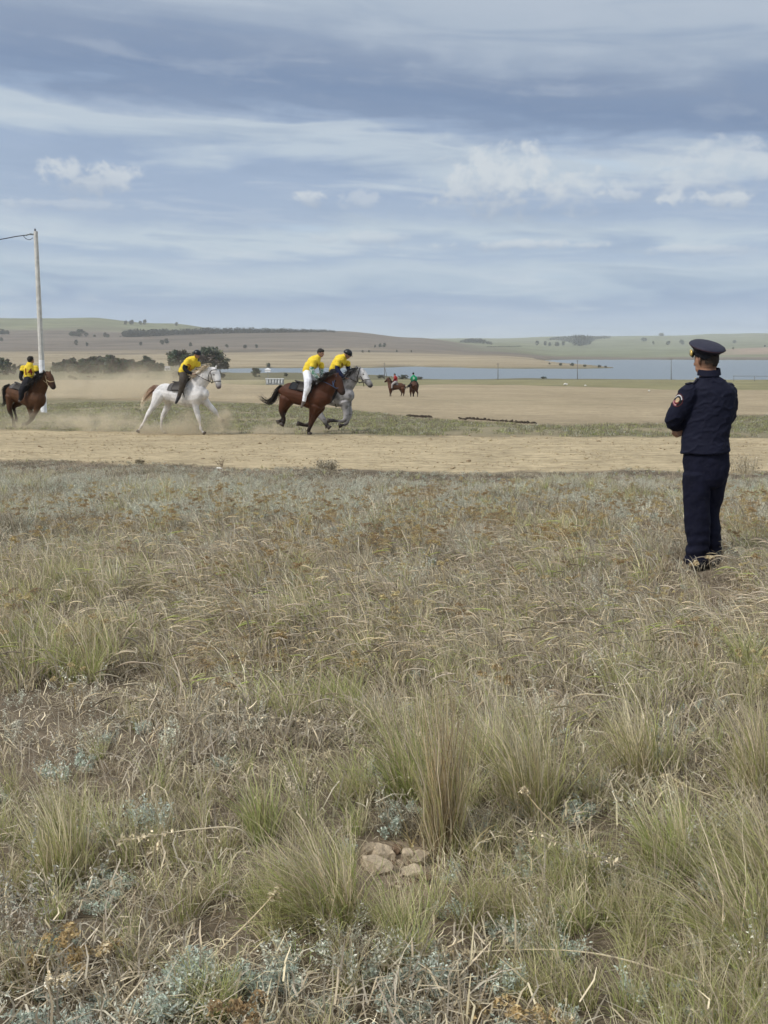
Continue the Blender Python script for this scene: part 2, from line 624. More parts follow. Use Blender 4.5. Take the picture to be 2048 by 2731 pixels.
def mat(name, rgb=(.5, .5, .5), rough=.8, var=.15, scale=20.0, bump=0.0, metal=0.0, attr=False, spec=.3, transl=0.0, rnd=0.0):
    if name in MATS: return MATS[name]
    m = bpy.data.materials.new(name)
    m.use_nodes = True
    b = NB(m.node_tree)
    bs = m.node_tree.nodes['Principled BSDF']
    tc = b.n('ShaderNodeTexCoord')
    if attr:
        at = b.n('ShaderNodeAttribute', attribute_name='Col')
        c = at.outputs['Color']
    else:
        rg = b.n('ShaderNodeRGB'); rg.outputs[0].default_value = (*rgb, 1); c = rg.outputs[0]
    if var:
        nz = b.noise(tc.outputs['Object'], scale, 4, .6)
        k = b.smooth(nz, .25, .75, 1 - var, 1 + var)
        c = b.mix(1.0, c, b.combine(k, k, k), 'MULTIPLY')
    if rnd:
        oi = b.n('ShaderNodeObjectInfo')
        hs = b.n('ShaderNodeHueSaturation')
        b.put(hs.inputs['Hue'], b.smooth(oi.outputs['Random'], 0, 1, .5 - .02 * rnd, .5 + .02 * rnd))
        b.put(hs.inputs['Value'], b.math('ADD', 1 - .3 * rnd, b.math('MULTIPLY', oi.outputs['Random'], .6 * rnd)))
        b.link(c, hs.inputs['Color']); c = hs.outputs[0]
    b.link(c, bs.inputs['Base Color'])
    bs.inputs['Roughness'].default_value = rough
    bs.inputs['Metallic'].default_value = metal
    bs.inputs['Specular IOR Level'].default_value = spec
    if bump:
        bp = b.n('ShaderNodeBump'); bp.inputs['Strength'].default_value = min(bump, 1); bp.inputs['Distance'].default_value = .02
        b.link(b.noise(tc.outputs['Object'], scale * 2, 5, .65), bp.inputs['Height'])
        b.link(bp.outputs[0], bs.inputs['Normal'])
    if transl:
        tr = b.n('ShaderNodeBsdfTranslucent'); b.link(c, tr.inputs[0])
        mx = b.n('ShaderNodeMixShader'); mx.inputs[0].default_value = transl
        b.link(bs.outputs[0], mx.inputs[1]); b.link(tr.outputs[0], mx.inputs[2])
        b.link(mx.outputs[0], m.node_tree.nodes['Material Output'].inputs[0])
    MATS[name] = m
    return m


def ground_material():
    m = bpy.data.materials.new('earth_and_turf'); m.use_nodes = True
    b = NB(m.node_tree); bs = m.node_tree.nodes['Principled BSDF']
    tc = b.n('ShaderNodeTexCoord'); p = tc.outputs['Object']
    at = b.n('ShaderNodeAttribute', attribute_name='Col')
    sa = b.n('ShaderNodeAttribute', attribute_name='sand')
    c = at.outputs['Color']
    n1 = b.noise(p, 5.0, 6, .65)
    n2 = b.noise(p, 0.6, 5, .6)
    k = b.math('ADD', b.smooth(n1, .25, .75, -.20, .20), b.smooth(n2, .25, .75, .88, 1.12))
    c = b.mix(1.0, c, b.combine(k, k, k), 'MULTIPLY')
    # far fields: broad soft patches, plus gully shading painted into the hill colour
    st = b.vmath('MULTIPLY', p, (1.0, 2.6, 0.0))
    n3 = b.noise(st, .007, 8, .68, .5)
    cd = b.separate(p)[1]
    k3 = b.math('MULTIPLY', b.smooth(cd, 300, 1200), b.math('SUBTRACT', n3, .5))
    k3 = b.math('ADD', 1.0, b.math('MULTIPLY', k3, 1.9))
    c = b.mix(1.0, c, b.combine(k3, k3, k3), 'MULTIPLY')
    # trodden sand: churned pits along the track
    chx = b.vmath('MULTIPLY', p, (1.6, 4.5, 0.0))
    n4 = b.noise(chx, 1.0, 5, .68, .6)
    k4 = b.math('ADD', 1.0, b.math('MULTIPLY', sa.outputs['Fac'], b.math('MULTIPLY', b.math('SUBTRACT', n4, .5), 1.05)))
    c = b.mix(1.0, c, b.combine(k4, k4, k4), 'MULTIPLY')
    ruts = b.vmath('MULTIPLY', p, (.035, 2.3, 0.0))
    n5 = b.noise(ruts, 1.0, 4, .55, .2)
    k5 = b.math('ADD', 1.0, b.math('MULTIPLY', sa.outputs['Fac'], b.math('MULTIPLY', b.math('SUBTRACT', n5, .5), .6)))
    c = b.mix(1.0, c, b.combine(k5, k5, k5), 'MULTIPLY')
    b.link(c, bs.inputs['Base Color'])
    bs.inputs['Roughness'].default_value = .95
    bs.inputs['Specular IOR Level'].default_value = .1
    bp = b.n('ShaderNodeBump'); bp.inputs['Strength'].default_value = .8; bp.inputs['Distance'].default_value = .11
    hgt = b.math('ADD', b.math('MULTIPLY', n1, .5), n4)
    b.link(hgt, bp.inputs['Height'])
    b.link(bp.outputs[0], bs.inputs['Normal'])
    return m


def build_terrain():
    g = lambda a, b2, r: np.exp(np.arange(np.log(a), np.log(b2), np.log(1 + r)))
    Y = np.concatenate([[-30, -12, -6, -3, -1, .4], g(1.2, 21, .016), g(21, 480, .014), g(480, 2300, .0085), g(2300, 11000, .016), [11000]])
    t = np.concatenate([-np.exp(np.linspace(np.log(2.4), np.log(.47), 22)), np.linspace(-.45, .45, 190), np.exp(np.linspace(np.log(.47), np.log(2.4), 22))])
    YY, TT = np.meshgrid(Y, t, indexing='ij')
    X = TT * (np.maximum(YY, 0) + 4.0)
    Z = T(X, YY)
    n, m = X.shape
    v = np.stack([X, YY, Z], -1).reshape(-1, 3)
    i = np.arange(n * m).reshape(n, m)
    f = np.stack([i[:-1, :-1], i[:-1, 1:], i[1:, 1:], i[1:, :-1]], -1).reshape(-1, 4)
    # ---- colours
    x, y, zz = v[:, 0], v[:, 1], v[:, 2]
    A = lambda *c: np.array(c, float)
    nz = fbm(x / 1.3, y / 1.6, 4)
    nb = fbm(x / 14 + 40, y / 30, 4)
    soil = A(.17, .138, .10); sand = A(.405, .335, .218); sand2 = A(.335, .277, .188); olive = A(.20, .185, .12); grey = A(.23, .225, .16)
    eg, et, es, ef = E_GRASS(x), E_TRACK(x), E_STRIP(x), E_FIELD(x)
    c = np.repeat(soil[None], len(x), 0) * (1 - .3 * sstep(4.5, 1.0, eg - y))[:, None]
    c = c * (1 + .25 * nz[:, None])
    sp_ = hit(1045, 2345)
    def lay(mask, colr):
        nonlocal c
        c = c * (1 - mask[:, None]) + colr * mask[:, None]
    lay(.5 * sstep(.34, .16, np.hypot(x - sp_[0], (y - sp_[1]) * .8) + nz * .12), A(.33, .255, .18))
    dkz = sstep(6.0, 2.5, eg - y) * sstep(-.2, .1, eg - y)
    lay(.6 * dkz, A(.15, .125, .095))
    j = nz * .5
    mt = sstep(-.25, .25, y - eg + j) * sstep(-.3, .3, et - y + nz * .8)
    lay(mt, sand * (1 + .10 * nb[:, None]))
    strip = sstep(-.4, .4, y - et - nz * .8) * sstep(-2.0, 2.0, es - y + nb * 5)
    bare = sstep(.05, .45, fbm(x / 5 + 9, y / 9, 4))
    lay(strip, olive * (1 - .5 * bare[:, None]) + sand2 * .5 * bare[:, None])
    field = sstep(-2.0, 2.0, y - es - nb * 5) * sstep(-4, 4, ef - y + nb * 8)
    fl = sand2 * (1 + .20 * nb[:, None])
    stk = sstep(.12, .42, fbm(x / 18, y / 7 + 3, 4))
    fl = fl * (1 - .35 * stk[:, None]) + olive * 1.25 * .35 * stk[:, None]
    lay(field, fl)
    shore = sstep(-4, 4, y - ef - nb * 8) * sstep(500, 470, y)
    lf = sstep(-20, -60, x)[:, None]
    shc = A(.22, .205, .115) * (1 - lf) + A(.30, .265, .17) * lf
    lay(shore, shc * (1 + .3 * nb[:, None]))
    # beyond the lake
    hb = fbm(x / 260, y / 190, 4); hb2 = fbm(x / 700 + 3, y / 300, 4)
    tan = A(.295, .245, .165); brown = A(.145, .122, .098); green = A(.16, .17, .10)
    px = CX + F * x / np.maximum(y, 1)
    mid = y > 470
    fc = tan * (1 + .3 * hb[:, None])
    w = sstep(1480, 1800, y + hb * 300)[:, None]
    fc = fc * (1 - w) + (brown * (1 + .3 * hb2[:, None])) * w
    w = sstep(2650, 3000, y + hb2 * 250)[:, None]
    fc = fc * (1 - w) + green * (1 + .25 * hb[:, None]) * w
    w = (sstep(1150, 1450, px + hb * 150) * sstep(1900, 2100, y))[:, None]
    fc = fc * (1 - w) + green * (1 + .3 * hb[:, None]) * w
    pk = (sstep(1850, 2000, px + hb * 60) * sstep(2150, 2300, y) * sstep(3200, 2900, y))[:, None]
    fc = fc * (1 - pk) + A(.28, .215, .16) * pk
    nearland = (sstep(900, 560, y + hb * 90))[:, None]
    fc = fc * (1 - nearland) + A(.225, .205, .125) * (1 + .3 * hb[:, None]) * nearland
    bank = sstep(1.3, .2, zz - WATER_Z)[:, None]
    fc = fc * (1 - .75 * bank) + A(.12, .115, .07) * .75 * bank
    c = np.where(mid[:, None], fc, c)
    me = make_mesh('ground', v, f, ground_material(), True, np.clip(c, .01, .9))
    a = me.attributes.new('sand', 'FLOAT', 'POINT')
    a.data.foreach_set('value', np.clip(mt + .8 * field, 0, 1).astype(np.float32))
    o = bpy.data.objects.new('ground', me)
    COL.objects.link(o)
    set_props(o, 'sloping steppe ground with a pale sandy race track and rolling hills', 'ground', kind='structure')
    return o


build_terrain()


def build_water():
    m = bpy.data.materials.new('lake_water'); m.use_nodes = True
    b = NB(m.node_tree); bs = m.node_tree.nodes['Principled BSDF']
    bs.inputs['Base Color'].default_value = (.12, .15, .17, 1)
    bs.inputs['Roughness'].default_value = .28
    bs.inputs['Specular IOR Level'].default_value = .5
    tc = b.n('ShaderNodeTexCoord')
    w = b.vmath('MULTIPLY', tc.outputs['Object'], (.25, .6, 0))
    bp = b.n('ShaderNodeBump'); bp.inputs['Strength'].default_value = .55; bp.inputs['Distance'].default_value = .5
    b.link(b.noise(w, 1.0, 4, .6), bp.inputs['Height']); b.link(bp.outputs[0], bs.inputs['Normal'])
    v = [(-500, 440, WATER_Z), (3200, 440, WATER_Z), (3200, 2600, WATER_Z), (-500, 2600, WATER_Z)]
    o = solo('lake', v, [(0, 1, 2, 3)], m, (0, 440, WATER_Z), 'wide pale blue lake lying below the hills', 'lake', kind='structure')


build_water()
# ------------------------------------------------------------------ tracing frame for figures
class Tr:
    """converts positions measured in an enlarged detail of the picture to points at distance Y"""
    def __init__(self, x0, y0, s, Y):
        self.x0, self.y0, self.s, self.Y = x0, y0, s, Y
        self.k = Y / F / s / math.cos(PITCH)

    def __call__(self, cx, cy, dy=0.0):
        return U(self.x0 + cx / self.s, self.y0 + cy / self.s, self.Y + dy)

    def rows(self, pts, lat=1.0):
        """(cx, cy, dy, r[, rlat]) -> (x, y, z, ra, rb)"""
        out = []
        for p in pts:
            q = self(p[0], p[1], p[2])
            ra = p[3] * self.k
            rb = (p[4] * self.k) if len(p) > 4 else ra * lat
            out.append((*q, ra, rb))
        return out


def ribbons(strands, width, col=None, seed=0, taper=True):
    """thin hair / strap ribbons. strands: list of arrays of points; returns verts, faces, colours"""
    V, Fc, C = [], [], []
    n = 0
    rg = np.random.default_rng(seed)
    for s in strands:
        s = np.asarray(s, float)
        tg = np.gradient(s, axis=0)
        side = np.cross(tg, rg.normal(size=3))
        side /= np.linalg.norm(side, axis=1, keepdims=True) + 1e-9
        w = width * (np.linspace(1, .15, len(s)) if taper else np.ones(len(s)))
        V += [s + side * w[:, None], s - side * w[:, None]]
        m = len(s)
        Fc += [(n + i, n + i + 1, n + m + i + 1, n + m + i) for i in range(m - 1)]
        n += 2 * m
        if col is not None:
            cc = np.asarray(col, float)
            base = cc if cc.ndim == 1 else cc[rg.integers(len(cc))]
            C.append(np.repeat((base * rg.uniform(.7, 1.3))[None], 2 * m, 0))
    return np.concatenate(V), Fc, (np.concatenate(C) if C else None)


def catmull(P, sub=6):
    P = np.asarray(P, float)
    Q = np.vstack([2 * P[0] - P[1], P, 2 * P[-1] - P[-2]])
    out = []
    for i in range(len(P) - 1):
        p0, p1, p2, p3 = Q[i:i + 4]
        for k in range(sub):
            t = k / sub
            out.append(.5 * ((2 * p1) + (-p0 + p2) * t + (2 * p0 - 5 * p1 + 4 * p2 - p3) * t * t + (-p0 + 3 * p1 - 3 * p2 + p3) * t ** 3))
    out.append(P[-1])
    return np.array(out)


M_COAT = mat('horse_coat', attr=True, rough=.62, var=.16, scale=7, spec=.2)
M_HAIR = mat('horse_hair', attr=True, rough=.6, var=.15, scale=30)
M_LEATHER_D = mat('dark_leather', (.022, .017, .014), .5, .2, 30)
M_LEATHER_B = mat('brown_leather', (.07, .04, .025), .5, .2, 30)
M_HOOF = mat('hoof_horn', (.05, .04, .035), .5, .2, 20)
M_SKIN = mat('skin', (.40, .23, .155), .55, .08, 12)
M_BODY = mat('figure_skin', attr=True, rough=.6, var=.06, scale=14)
M_YELLOW = mat('yellow_jersey', (.74, .55, .045), .8, .08, 9, bump=.25)
M_CLOTH = {}


def cloth(name, rgb, var=.14, scale=10, bump=.3, rough=.85):
    return mat(name, rgb, rough, var, scale, bump)


def horse(tr, spec, name, label, group=None):
    """spec: traced joints; builds body (one surface), mane, tail, eyes, hooves, tack"""
    g0 = tr(*spec['base'])
    base = np.array([g0[0], g0[1], float(T(g0[0], g0[1]))])
    root = thing(name, base, label, 'horse', group)
    coat, dark = np.array(spec['coat']), np.array(spec['dark'])
    face = np.array(spec.get('face', coat))
    under = np.array(spec.get('under', coat * .8))
    mb = MB()
    tk = tr.rows(spec['trunk'])
    mb.tube(tk, 16, 3, col=coat)
    nk = tr.rows(spec['neck'])
    mb.tube(nk, 14, 3, col=coat)
    hd = tr.rows(spec['head'])
    hc = np.array([coat * .5 + face * .5] + [face] * (len(hd) - 2) + [np.array(spec.get('muzzle', dark))])
    mb.tube(hd, 12, 3, col=hc)
    # cheek
    ck = (np.array(hd[1][:3]) * .75 + np.array(hd[2][:3]) * .25)
    hooves = []
    for L in spec['legs']:
        rows = tr.rows([(q[0], q[1], q[2], q[3] * (1 if i == 0 else .84 if q[3] > 40 else .82 if q[3] < 20 else 1.06)) for i, q in enumerate(L)], .85)
        n = len(rows)
        cc = []
        dl = spec.get('dark_from', .45)
        for i in range(n):
            t = i / (n - 1)
            k = float(sstep(dl - .15, dl + .15, t))
            cc.append(coat * (1 - k) + np.array(spec.get('leg', dark)) * k)
        mb.tube(rows, 10, 3, col=np.array(cc))
        hooves.append((np.array(rows[-2][:3]), np.array(rows[-1][:3]), rows[-1][3]))
    # ears
    for e0, e1 in spec['ears']:
        a, b2 = tr(*e0), tr(*e1)
        r = 15 * tr.k if tr.k < .003 else 10 * tr.k
        mb.tube([(*a, r, r * .7), (*(a * .5 + b2 * .5), r * .9, r * .6), (*b2, r * .25, r * .25)], 8, 2, col=coat * .9)
    vox = spec.get('voxel', .015)
    v, f, nr = fuse(mb, vox, 3, .45)
    c = colour_by_skeleton(v, mb.sk)
    # soft muscle dapple
    if spec.get('dapple'):
        dp = fbm(v[:, 0] * 7 + v[:, 1] * 3, v[:, 2] * 7, 3)
        dk = sstep(-.05, .35, dp)
        up = sstep(tr(0, spec['dapple'][1])[2], tr(0, spec['dapple'][0])[2], v[:, 2])
        c = c * (1 - (.55 * dk * (1 - .4 * up))[:, None])
    if spec.get('soft'):
        c = c * (1 - spec['soft'] * sstep(-.1, .4, fbm(v[:, 0] * 4 + 3, v[:, 2] * 5 + v[:, 1] * 3, 3)))[:, None]
    body = part('body', v, f, M_COAT, root, True, np.clip(c, .004, .9))
    # hooves
    for a, b2, r in hooves:
        d = b2 - a; d /= np.linalg.norm(d) + 1e-9
        m2 = MB(); r2 = max(r * 1.25, .028)
        m2.tube([(*(b2 - d * r2 * .5), r2 * .85, r2 * .75), (*(b2 + d * r2 * .7), r2 * 1.2, r2)], 10, 1, cap=.15)
        part('hoof', m2.verts(), m2.f, M_HOOF, root, True)
    # eyes
    for dy in (-1, 1) if spec.get('two_eyes') else (-1,):
        e = tr(spec['eye'][0], spec['eye'][1], spec['head'][1][2] + dy * spec['head'][1][4] * tr.k * .95)
        m2 = MB(); m2.ell(e, (.024, .02, .022), n=8)
        part('eye', m2.verts(), m2.f, mat('dark_eye', (.01, .008, .007), .15, 0), root, True)
    # mane
    if spec.get('mane'):
        rg = np.random.default_rng(spec.get('seed', 1))
        crest = catmull([tr(*p) for p in spec['mane']], 10)
        st = []
        L = spec.get('mane_len', .32)
        fl = np.array(spec.get('mane_flow', (-.5, -.25, -.6)), float)
        for q in range(spec.get('mane_n', 170)):
            i = rg.integers(len(crest))
            p = crest[i] + rg.normal(0, .018, 3) + np.array((0, -rg.uniform(0, 1) * spec['neck'][1][4] * tr.k * 1.15, .02))
            dirn = fl + rg.normal(0, .28, 3)
            up = np.array((.05, 0, .35)) * rg.uniform(.2, 1)
            ln = L * rg.uniform(.5, 1.15)
            t = np.linspace(0, 1, 6)[:, None]
            st.append(p + up * ln * t * (1 - t) * 1.6 + dirn / np.linalg.norm(dirn) * ln * t + rg.normal(0, .006, (6, 3)) * t)
        v, f, c = ribbons(st, .013, spec['mane_col'], 5)
        part('mane', v, f, M_HAIR, root, False, c)
    # tail
    if spec.get('tail'):
        rg = np.random.default_rng(9)
        ax = catmull([tr(*p[:3]) for p in spec['tail']], 5)
        wd = np.interp(np.linspace(0, 1, len(ax)), np.linspace(0, 1, len(spec['tail'])), [p[3] * tr.k for p in spec['tail']])
        st, cs = [], []
        for q in range(spec.get('tail_n', 150)):
            o = rg.normal(0, .45, 3)
            a, b2 = 0, rg.integers(int(len(ax) * .55), len(ax) + 1)
            s = ax[a:b2] + o * wd[a:b2, None] + np.cumsum(rg.normal(0, .004, (b2 - a, 3)), 0)
            st.append(s)
        v, f, c = ribbons(st, .011, None, 6)
        tc = np.array(spec['tail_col'], float)
        if tc.ndim == 1: tc = np.repeat(tc[None], 2, 0)
        cc = []
        for s in st:
            t = np.linspace(0, len(s) / len(ax), len(s))
            k = np.stack([np.interp(t, np.linspace(0, 1, len(tc)), tc[:, j]) for j in range(3)], -1) * rg.uniform(.75, 1.25)
            cc += [k, k]
        part('tail', v, f, M_HAIR, root, False, np.concatenate(cc))
    # tack
    trunk = np.array(tk)
    if spec.get('saddle'):
        i0, i1, lo, m1 = spec['saddle']
        T3 = catmull(trunk, 6)
        def sheet(a, b2, ang, off, thick, mt, nm, droop=0.0):
            idx = np.linspace(a * 6, b2 * 6, 12)
            P = np.stack([np.interp(idx, np.arange(len(T3)), T3[:, k]) for k in range(5)], -1)
            tg = np.gradient(P[:, :3], axis=0); tg /= np.linalg.norm(tg, axis=1, keepdims=True)
            Lt = np.array((0, 1, 0)) - tg * tg[:, 1:2]; Lt /= np.linalg.norm(Lt, axis=1, keepdims=True)
            N = np.cross(tg, Lt); N *= np.sign(N[:, 2:3])
            an = np.linspace(-ang, ang, 19)
            vv = []
            for o in (off, off + thick):
                vv.append((P[:, None, :3] + N[:, None] * ((P[:, 3] + o)[:, None] * np.cos(an))[..., None] + Lt[:, None] * ((P[:, 4] + o)[:, None] * np.sin(an))[..., None]).reshape(-1, 3))
            n, m3 = 12, 19
            f2 = []
            for i in range(n - 1):
                for j in range(m3 - 1):
                    q = (i * m3 + j, i * m3 + j + 1, (i + 1) * m3 + j + 1, (i + 1) * m3 + j)
                    f2.append(tuple(k + n * m3 for k in q)); f2.append(q[::-1])
            rim = [i * m3 for i in range(n)] + [(n - 1) * m3 + j for j in range(1, m3)] + [i * m3 + m3 - 1 for i in range(n - 2, -1, -1)] + [j for j in range(m3 - 2, 0, -1)]
            for p, q in zip(rim, rim[1:] + rim[:1]):
                f2.append((p, q, q + n * m3, p + n * m3))
            return np.concatenate(vv), f2
        v, f = sheet(i0, i1, lo, .008, .022, m1, 'saddle_cloth')
        part('saddle_cloth', v, f, m1, root, True)
        v, f = sheet(i0 + (i1 - i0) * .30, i0 + (i1 - i0) * .86, lo * 1.0, .032, .03, M_LEATHER_D, 'flap')
        sd = part('saddle', v, f, M_LEATHER_D, root, True)
        ia, ib = (i0 + (i1 - i0) * .2) * 6, (i0 + (i1 - i0) * .9) * 6
        pk = lambda i, o: np.array([np.interp(i, np.arange(len(T3)), T3[:, 0]), np.interp(i, np.arange(len(T3)), T3[:, 1]), np.interp(i, np.arange(len(T3)), T3[:, 2]) + np.interp(i, np.arange(len(T3)), T3[:, 3]) + o])
        m2 = MB()
        m2.tube([(*pk(ia, .065), .025, .11), (*pk(ia * .8 + ib * .2, .05), .03, .13), (*pk((ia + ib) / 2, .045), .035, .13), (*pk(ia * .2 + ib * .8, .07), .035, .08), (*pk(ib, .10), .03, .05)], 10, 3)
        part('seat', m2.verts(), m2.f, M_LEATHER_D, sd, True)
        # girth
        gi = (i0 + (i1 - i0) * spec.get('girth_at', .78)) * 6
        P = np.array([np.interp(gi, np.arange(len(T3)), T3[:, k]) for k in range(5)])
        a = np.linspace(0, 2 * np.pi, 28)
        sl = spec.get('girth_lean', .10)
        m2 = MB()
        loop = [(P[0] + sl * (-np.cos(q)) * P[3], P[1] + np.sin(q) * (P[4] + .012), P[2] + np.cos(q) * (P[3] + .012), .02, .02) for q in a]
        m2.tube(loop, 6, 1)
        part('girth', m2.verts(), m2.f, M_LEATHER_D, root, True)
    if spec.get('bridle'):
        m2 = MB()
        for s in spec['bridle']:
            m2.tube([(*tr(*p), .011, .011) for p in s], 6, 2)
        br = part('bridle', m2.verts(), m2.f, spec.get('bridle_mat', M_LEATHER_D), root, True)
        if spec.get('reins'):
            m2 = MB()
            for s in spec['reins']:
                m2.tube([(*tr(*p), .009, .009) for p in s], 6, 3)
            part('reins', m2.verts(), m2.f, spec.get('bridle_mat', M_LEATHER_D), br, True)
    return root


def hand_into(mb, wrist, dirn, size=1.0, col=None, curl=.6, side=(0, -1, 0), thumb=(0, 0, 1)):
    """palm, four unequal bent fingers, thumb"""
    d = np.array(dirn, float); d /= np.linalg.norm(d)
    s = np.array(side, float); s -= d * (s @ d); s /= np.linalg.norm(s) + 1e-9     # knuckle row direction
    nrm = np.cross(d, s)
    w = np.array(wrist, float)
    mb.tube([(*w, .026 * size, .02 * size), (*(w + d * .05 * size), .02 * size, .036 * size), (*(w + d * .085 * size), .017 * size, .037 * size)], 8, 2, col=col, lat=s)
    for i, (o, ln) in enumerate(((-.030, .062), (-.010, .074), (.010, .070), (.029, .054))):
        a = w + d * .088 * size + s * o * size
        d1 = d * math.cos(curl * .6) - nrm * math.sin(curl * .6)
        d2 = d * math.cos(curl * 1.9) - nrm * math.sin(curl * 1.9)
        b2 = a + d1 * ln * .5 * size
        c2 = b2 + d2 * ln * .6 * size
        mb.tube([(*a, .0095 * size), (*b2, .009 * size), (*c2, .0075 * size)], 7, 2, col=col)
    a = w + d * .025 * size - s * .03 * size
    t1 = d * .55 - s * .7 - nrm * .35; t1 /= np.linalg.norm(t1)
    b2 = a + t1 * .04 * size
    c2 = b2 + (d * .9 - nrm * .4) * .03 * size
    mb.tube([(*a, .012 * size), (*b2, .010 * size), (*c2, .008 * size)], 7, 2, col=col)


SKIN = np.array((.38, .215, .145))


def rider(tr, sp, label):
    """seated or standing rider: one body surface plus clothes"""
    g = tr(*sp['pelvis'][:3])
    base = np.array([g[0], g[1], g[2] - .1])
    root = thing('person', base, label, 'person')
    skin = np.array(sp.get('skin', SKIN))
    R = lambda pts: tr.rows([(p[0], p[1], p[2], p[3]) for p in pts])
    body, shirt, trou = MB(), MB(), MB()
    P, W_, C_, N_ = sp['pelvis'], sp['waist'], sp['chest'], sp['neck']
    def sh(p, k, lat): return (*tr(p[0], p[1], p[2]), p[3] * tr.k * k, p[3] * tr.k * k * lat)
    tw = sp.get('lat', 1.15)
    body.tube([sh(P, .8, tw), sh(W_, .8, tw), sh(C_, .8, tw), sh(N_, .9, 1.0)], 12, 3, col=skin)
    hd = sp['head']
    hc = tr(hd[0], hd[1], hd[2]); hr = hd[3] * tr.k
    body.tube([(*tr(N_[0], N_[1], N_[2]), N_[3] * tr.k * .62), (*(hc - np.array((0, 0, hr * .5))), N_[3] * tr.k * .60)], 10, 1, col=skin)
    look = np.array(sp.get('look', (1, -.2, -.1)), float); look /= np.linalg.norm(look)
    # skull, jaw, nose, ears
    side = np.cross(look, (0, 0, 1)); side /= np.linalg.norm(side)
    upv = np.cross(side, look)
    body.ell(hc, (hr * .80, hr * .80, hr * .98), col=skin)
    body.ell(hc + look * hr * .28 - upv * hr * .5, (hr * .55, hr * .55, hr * .55), col=skin)
    body.tube([(*(hc + look * hr * .78 + upv * hr * .05), hr * .12), (*(hc + look * hr * 1.0 - upv * hr * .22), hr * .15)], 6, 1, col=skin)
    for s in (-1, 1):
        body.ell(hc + side * s * hr * .80 - upv * hr * .1, (hr * .16, hr * .16, hr * .26), col=skin * .9, n=8)
    shirt.tube([sh(P, .92, tw), sh(W_, 1.0, tw), sh(C_, 1.0, tw), sh(N_, 1.05, 1.1)], 14, 3)
    for A in sp['arms']:
        rows = R(A)
        body.tube([(r[0], r[1], r[2], r[3] * (.5 if i == 0 else .68)) for i, r in enumerate(rows)], 8, 3, col=skin)
        k = sp.get('sleeve', 1)          # rows covered by the jersey sleeve
        q0, q1 = np.array(rows[0]), np.array(rows[1])
        cut = q0 + (q1 - q0) * sp.get('sleeve_frac', .62)
        shirt.tube([(*q0[:3], q0[3] * .95), (*((q0 + cut) / 2)[:3], q0[3] * .95), (*cut[:3], cut[3] * 1.15)], 10, 2, cap=.5)
        if sp.get('under'):
            sl = MB(); sl.tube([(*cut[:3], cut[3] * 1.0)] + [(r[0], r[1], r[2], r[3] * .98) for r in rows[1:]], 8, 3)
            v, f, nr = fuse(sl, .013, 2)
            part('sleeve', v, f, sp['under'], root, True)
        e, w = np.array(rows[-2][:3]), np.array(rows[-1][:3])
        hand_into(body, w, (w - e), 1.0, skin, .7)
    shoes = []
    for L in sp['legs']:
        rows = R(L[:-1])
        body.tube([(r[0], r[1], r[2], r[3] * .75) for r in rows], 8, 3, col=skin)
        cutn = len(rows) - sp.get('bare', 0)
        trou.tube([sh(P, .85, 1.05)] + list(rows[:cutn]), 10, 3)
        shoes.append((rows[-1], tr(*L[-1][:3])))
    trou.tube([sh(P, .98, tw), sh((W_[0] * .3 + P[0] * .7, W_[1] * .3 + P[1] * .7, P[2], P[3]), .98, tw)], 12, 1)
    vox = sp.get('voxel', .011)
    v, f, nr = fuse(body, vox, 2, .4)
    part('body', v, f, M_BODY, root, True, colour_by_skeleton(v, body.sk))
    v, f, nr = fuse(shirt, .014, 3)
    v = v + nr * (fbm(v[:, 0] * 10 + v[:, 2] * 7, v[:, 2] * 11 + v[:, 1] * 9, 2) * .018)[:, None]
    so = part('jersey', v, f, sp['shirt_mat'], root, True)
    bvh = BVHTree.FromPolygons([tuple(p) for p in v], f)
    v, f, nr = fuse(trou, .015, 3)
    v = v + nr * (fbm(v[:, 0] * 8, v[:, 2] * 12 + v[:, 1] * 8, 3) * .012)[:, None]
    part('trousers', v, f, sp['trouser_mat'], root, True)
    for a, toe in shoes:
        m2 = MB(); an = np.array(a[:3]); d = toe - an
        m2.tube([(*an, a[3] * 1.12), (*(an + d * .45), .045, .042), (*toe, .036, .045)], 10, 3)
        v, f, nr = fuse(m2, .012, 2)
        part('shoe', v, f, sp['shoe_mat'], root, True)
    if sp.get('helmet'):
        m2 = MB()
        v, f = sphere_mesh(18)
        R3 = np.stack([look, side, upv], 1)
        q = v * np.array((hr * 1.14, hr * 1.02, hr * 1.0))
        keep = q[:, 2] > -hr * .22
        q[:, 2] = np.where(keep, q[:, 2], -hr * .22)
        hl = part('helmet', (q @ R3.T) + hc + upv * hr * .26, f, sp['helmet'], root, True)
        a = np.linspace(-1.1, 1.1, 9)
        rim = np.array([(math.cos(t) * hr * 1.1, math.sin(t) * hr * .96, 0) for t in a])
        out = np.array([(math.cos(t) * hr * (1.1 + .32 * math.cos(t)), math.sin(t) * hr * 1.0, -hr * .1) for t in a])
        vv = np.concatenate([rim, out, rim + (0, 0, .012), out + (0, 0, .012)])
        ff = []
        for i in range(8):
            ff += [(i, i + 9, i + 10, i + 1), (18 + i, 19 + i, 28 + i, 27 + i), (9 + i, 27 + i, 28 + i, 10 + i)]
        part('visor', (vv @ R3.T) + hc + upv * hr * .1, ff, sp['helmet'], hl, False)
        m2 = MB()
        for s in (-1, 1):
            m2.tube([(*(hc + side * s * hr * .86 + upv * .1 * hr), .007), (*(hc + side * s * hr * .7 + look * hr * .2 - upv * hr * .7), .007), (*(hc + look * hr * .35 - upv * hr * 1.04), .007)], 6, 2)
        part('chin_strap', m2.verts(), m2.f, M_LEATHER_D, hl, True)
    else:
        m2 = MB()
        m2.ell(hc - look * hr * .14 + upv * hr * .2, (hr * .86, hr * .86, hr * .92), n=14)
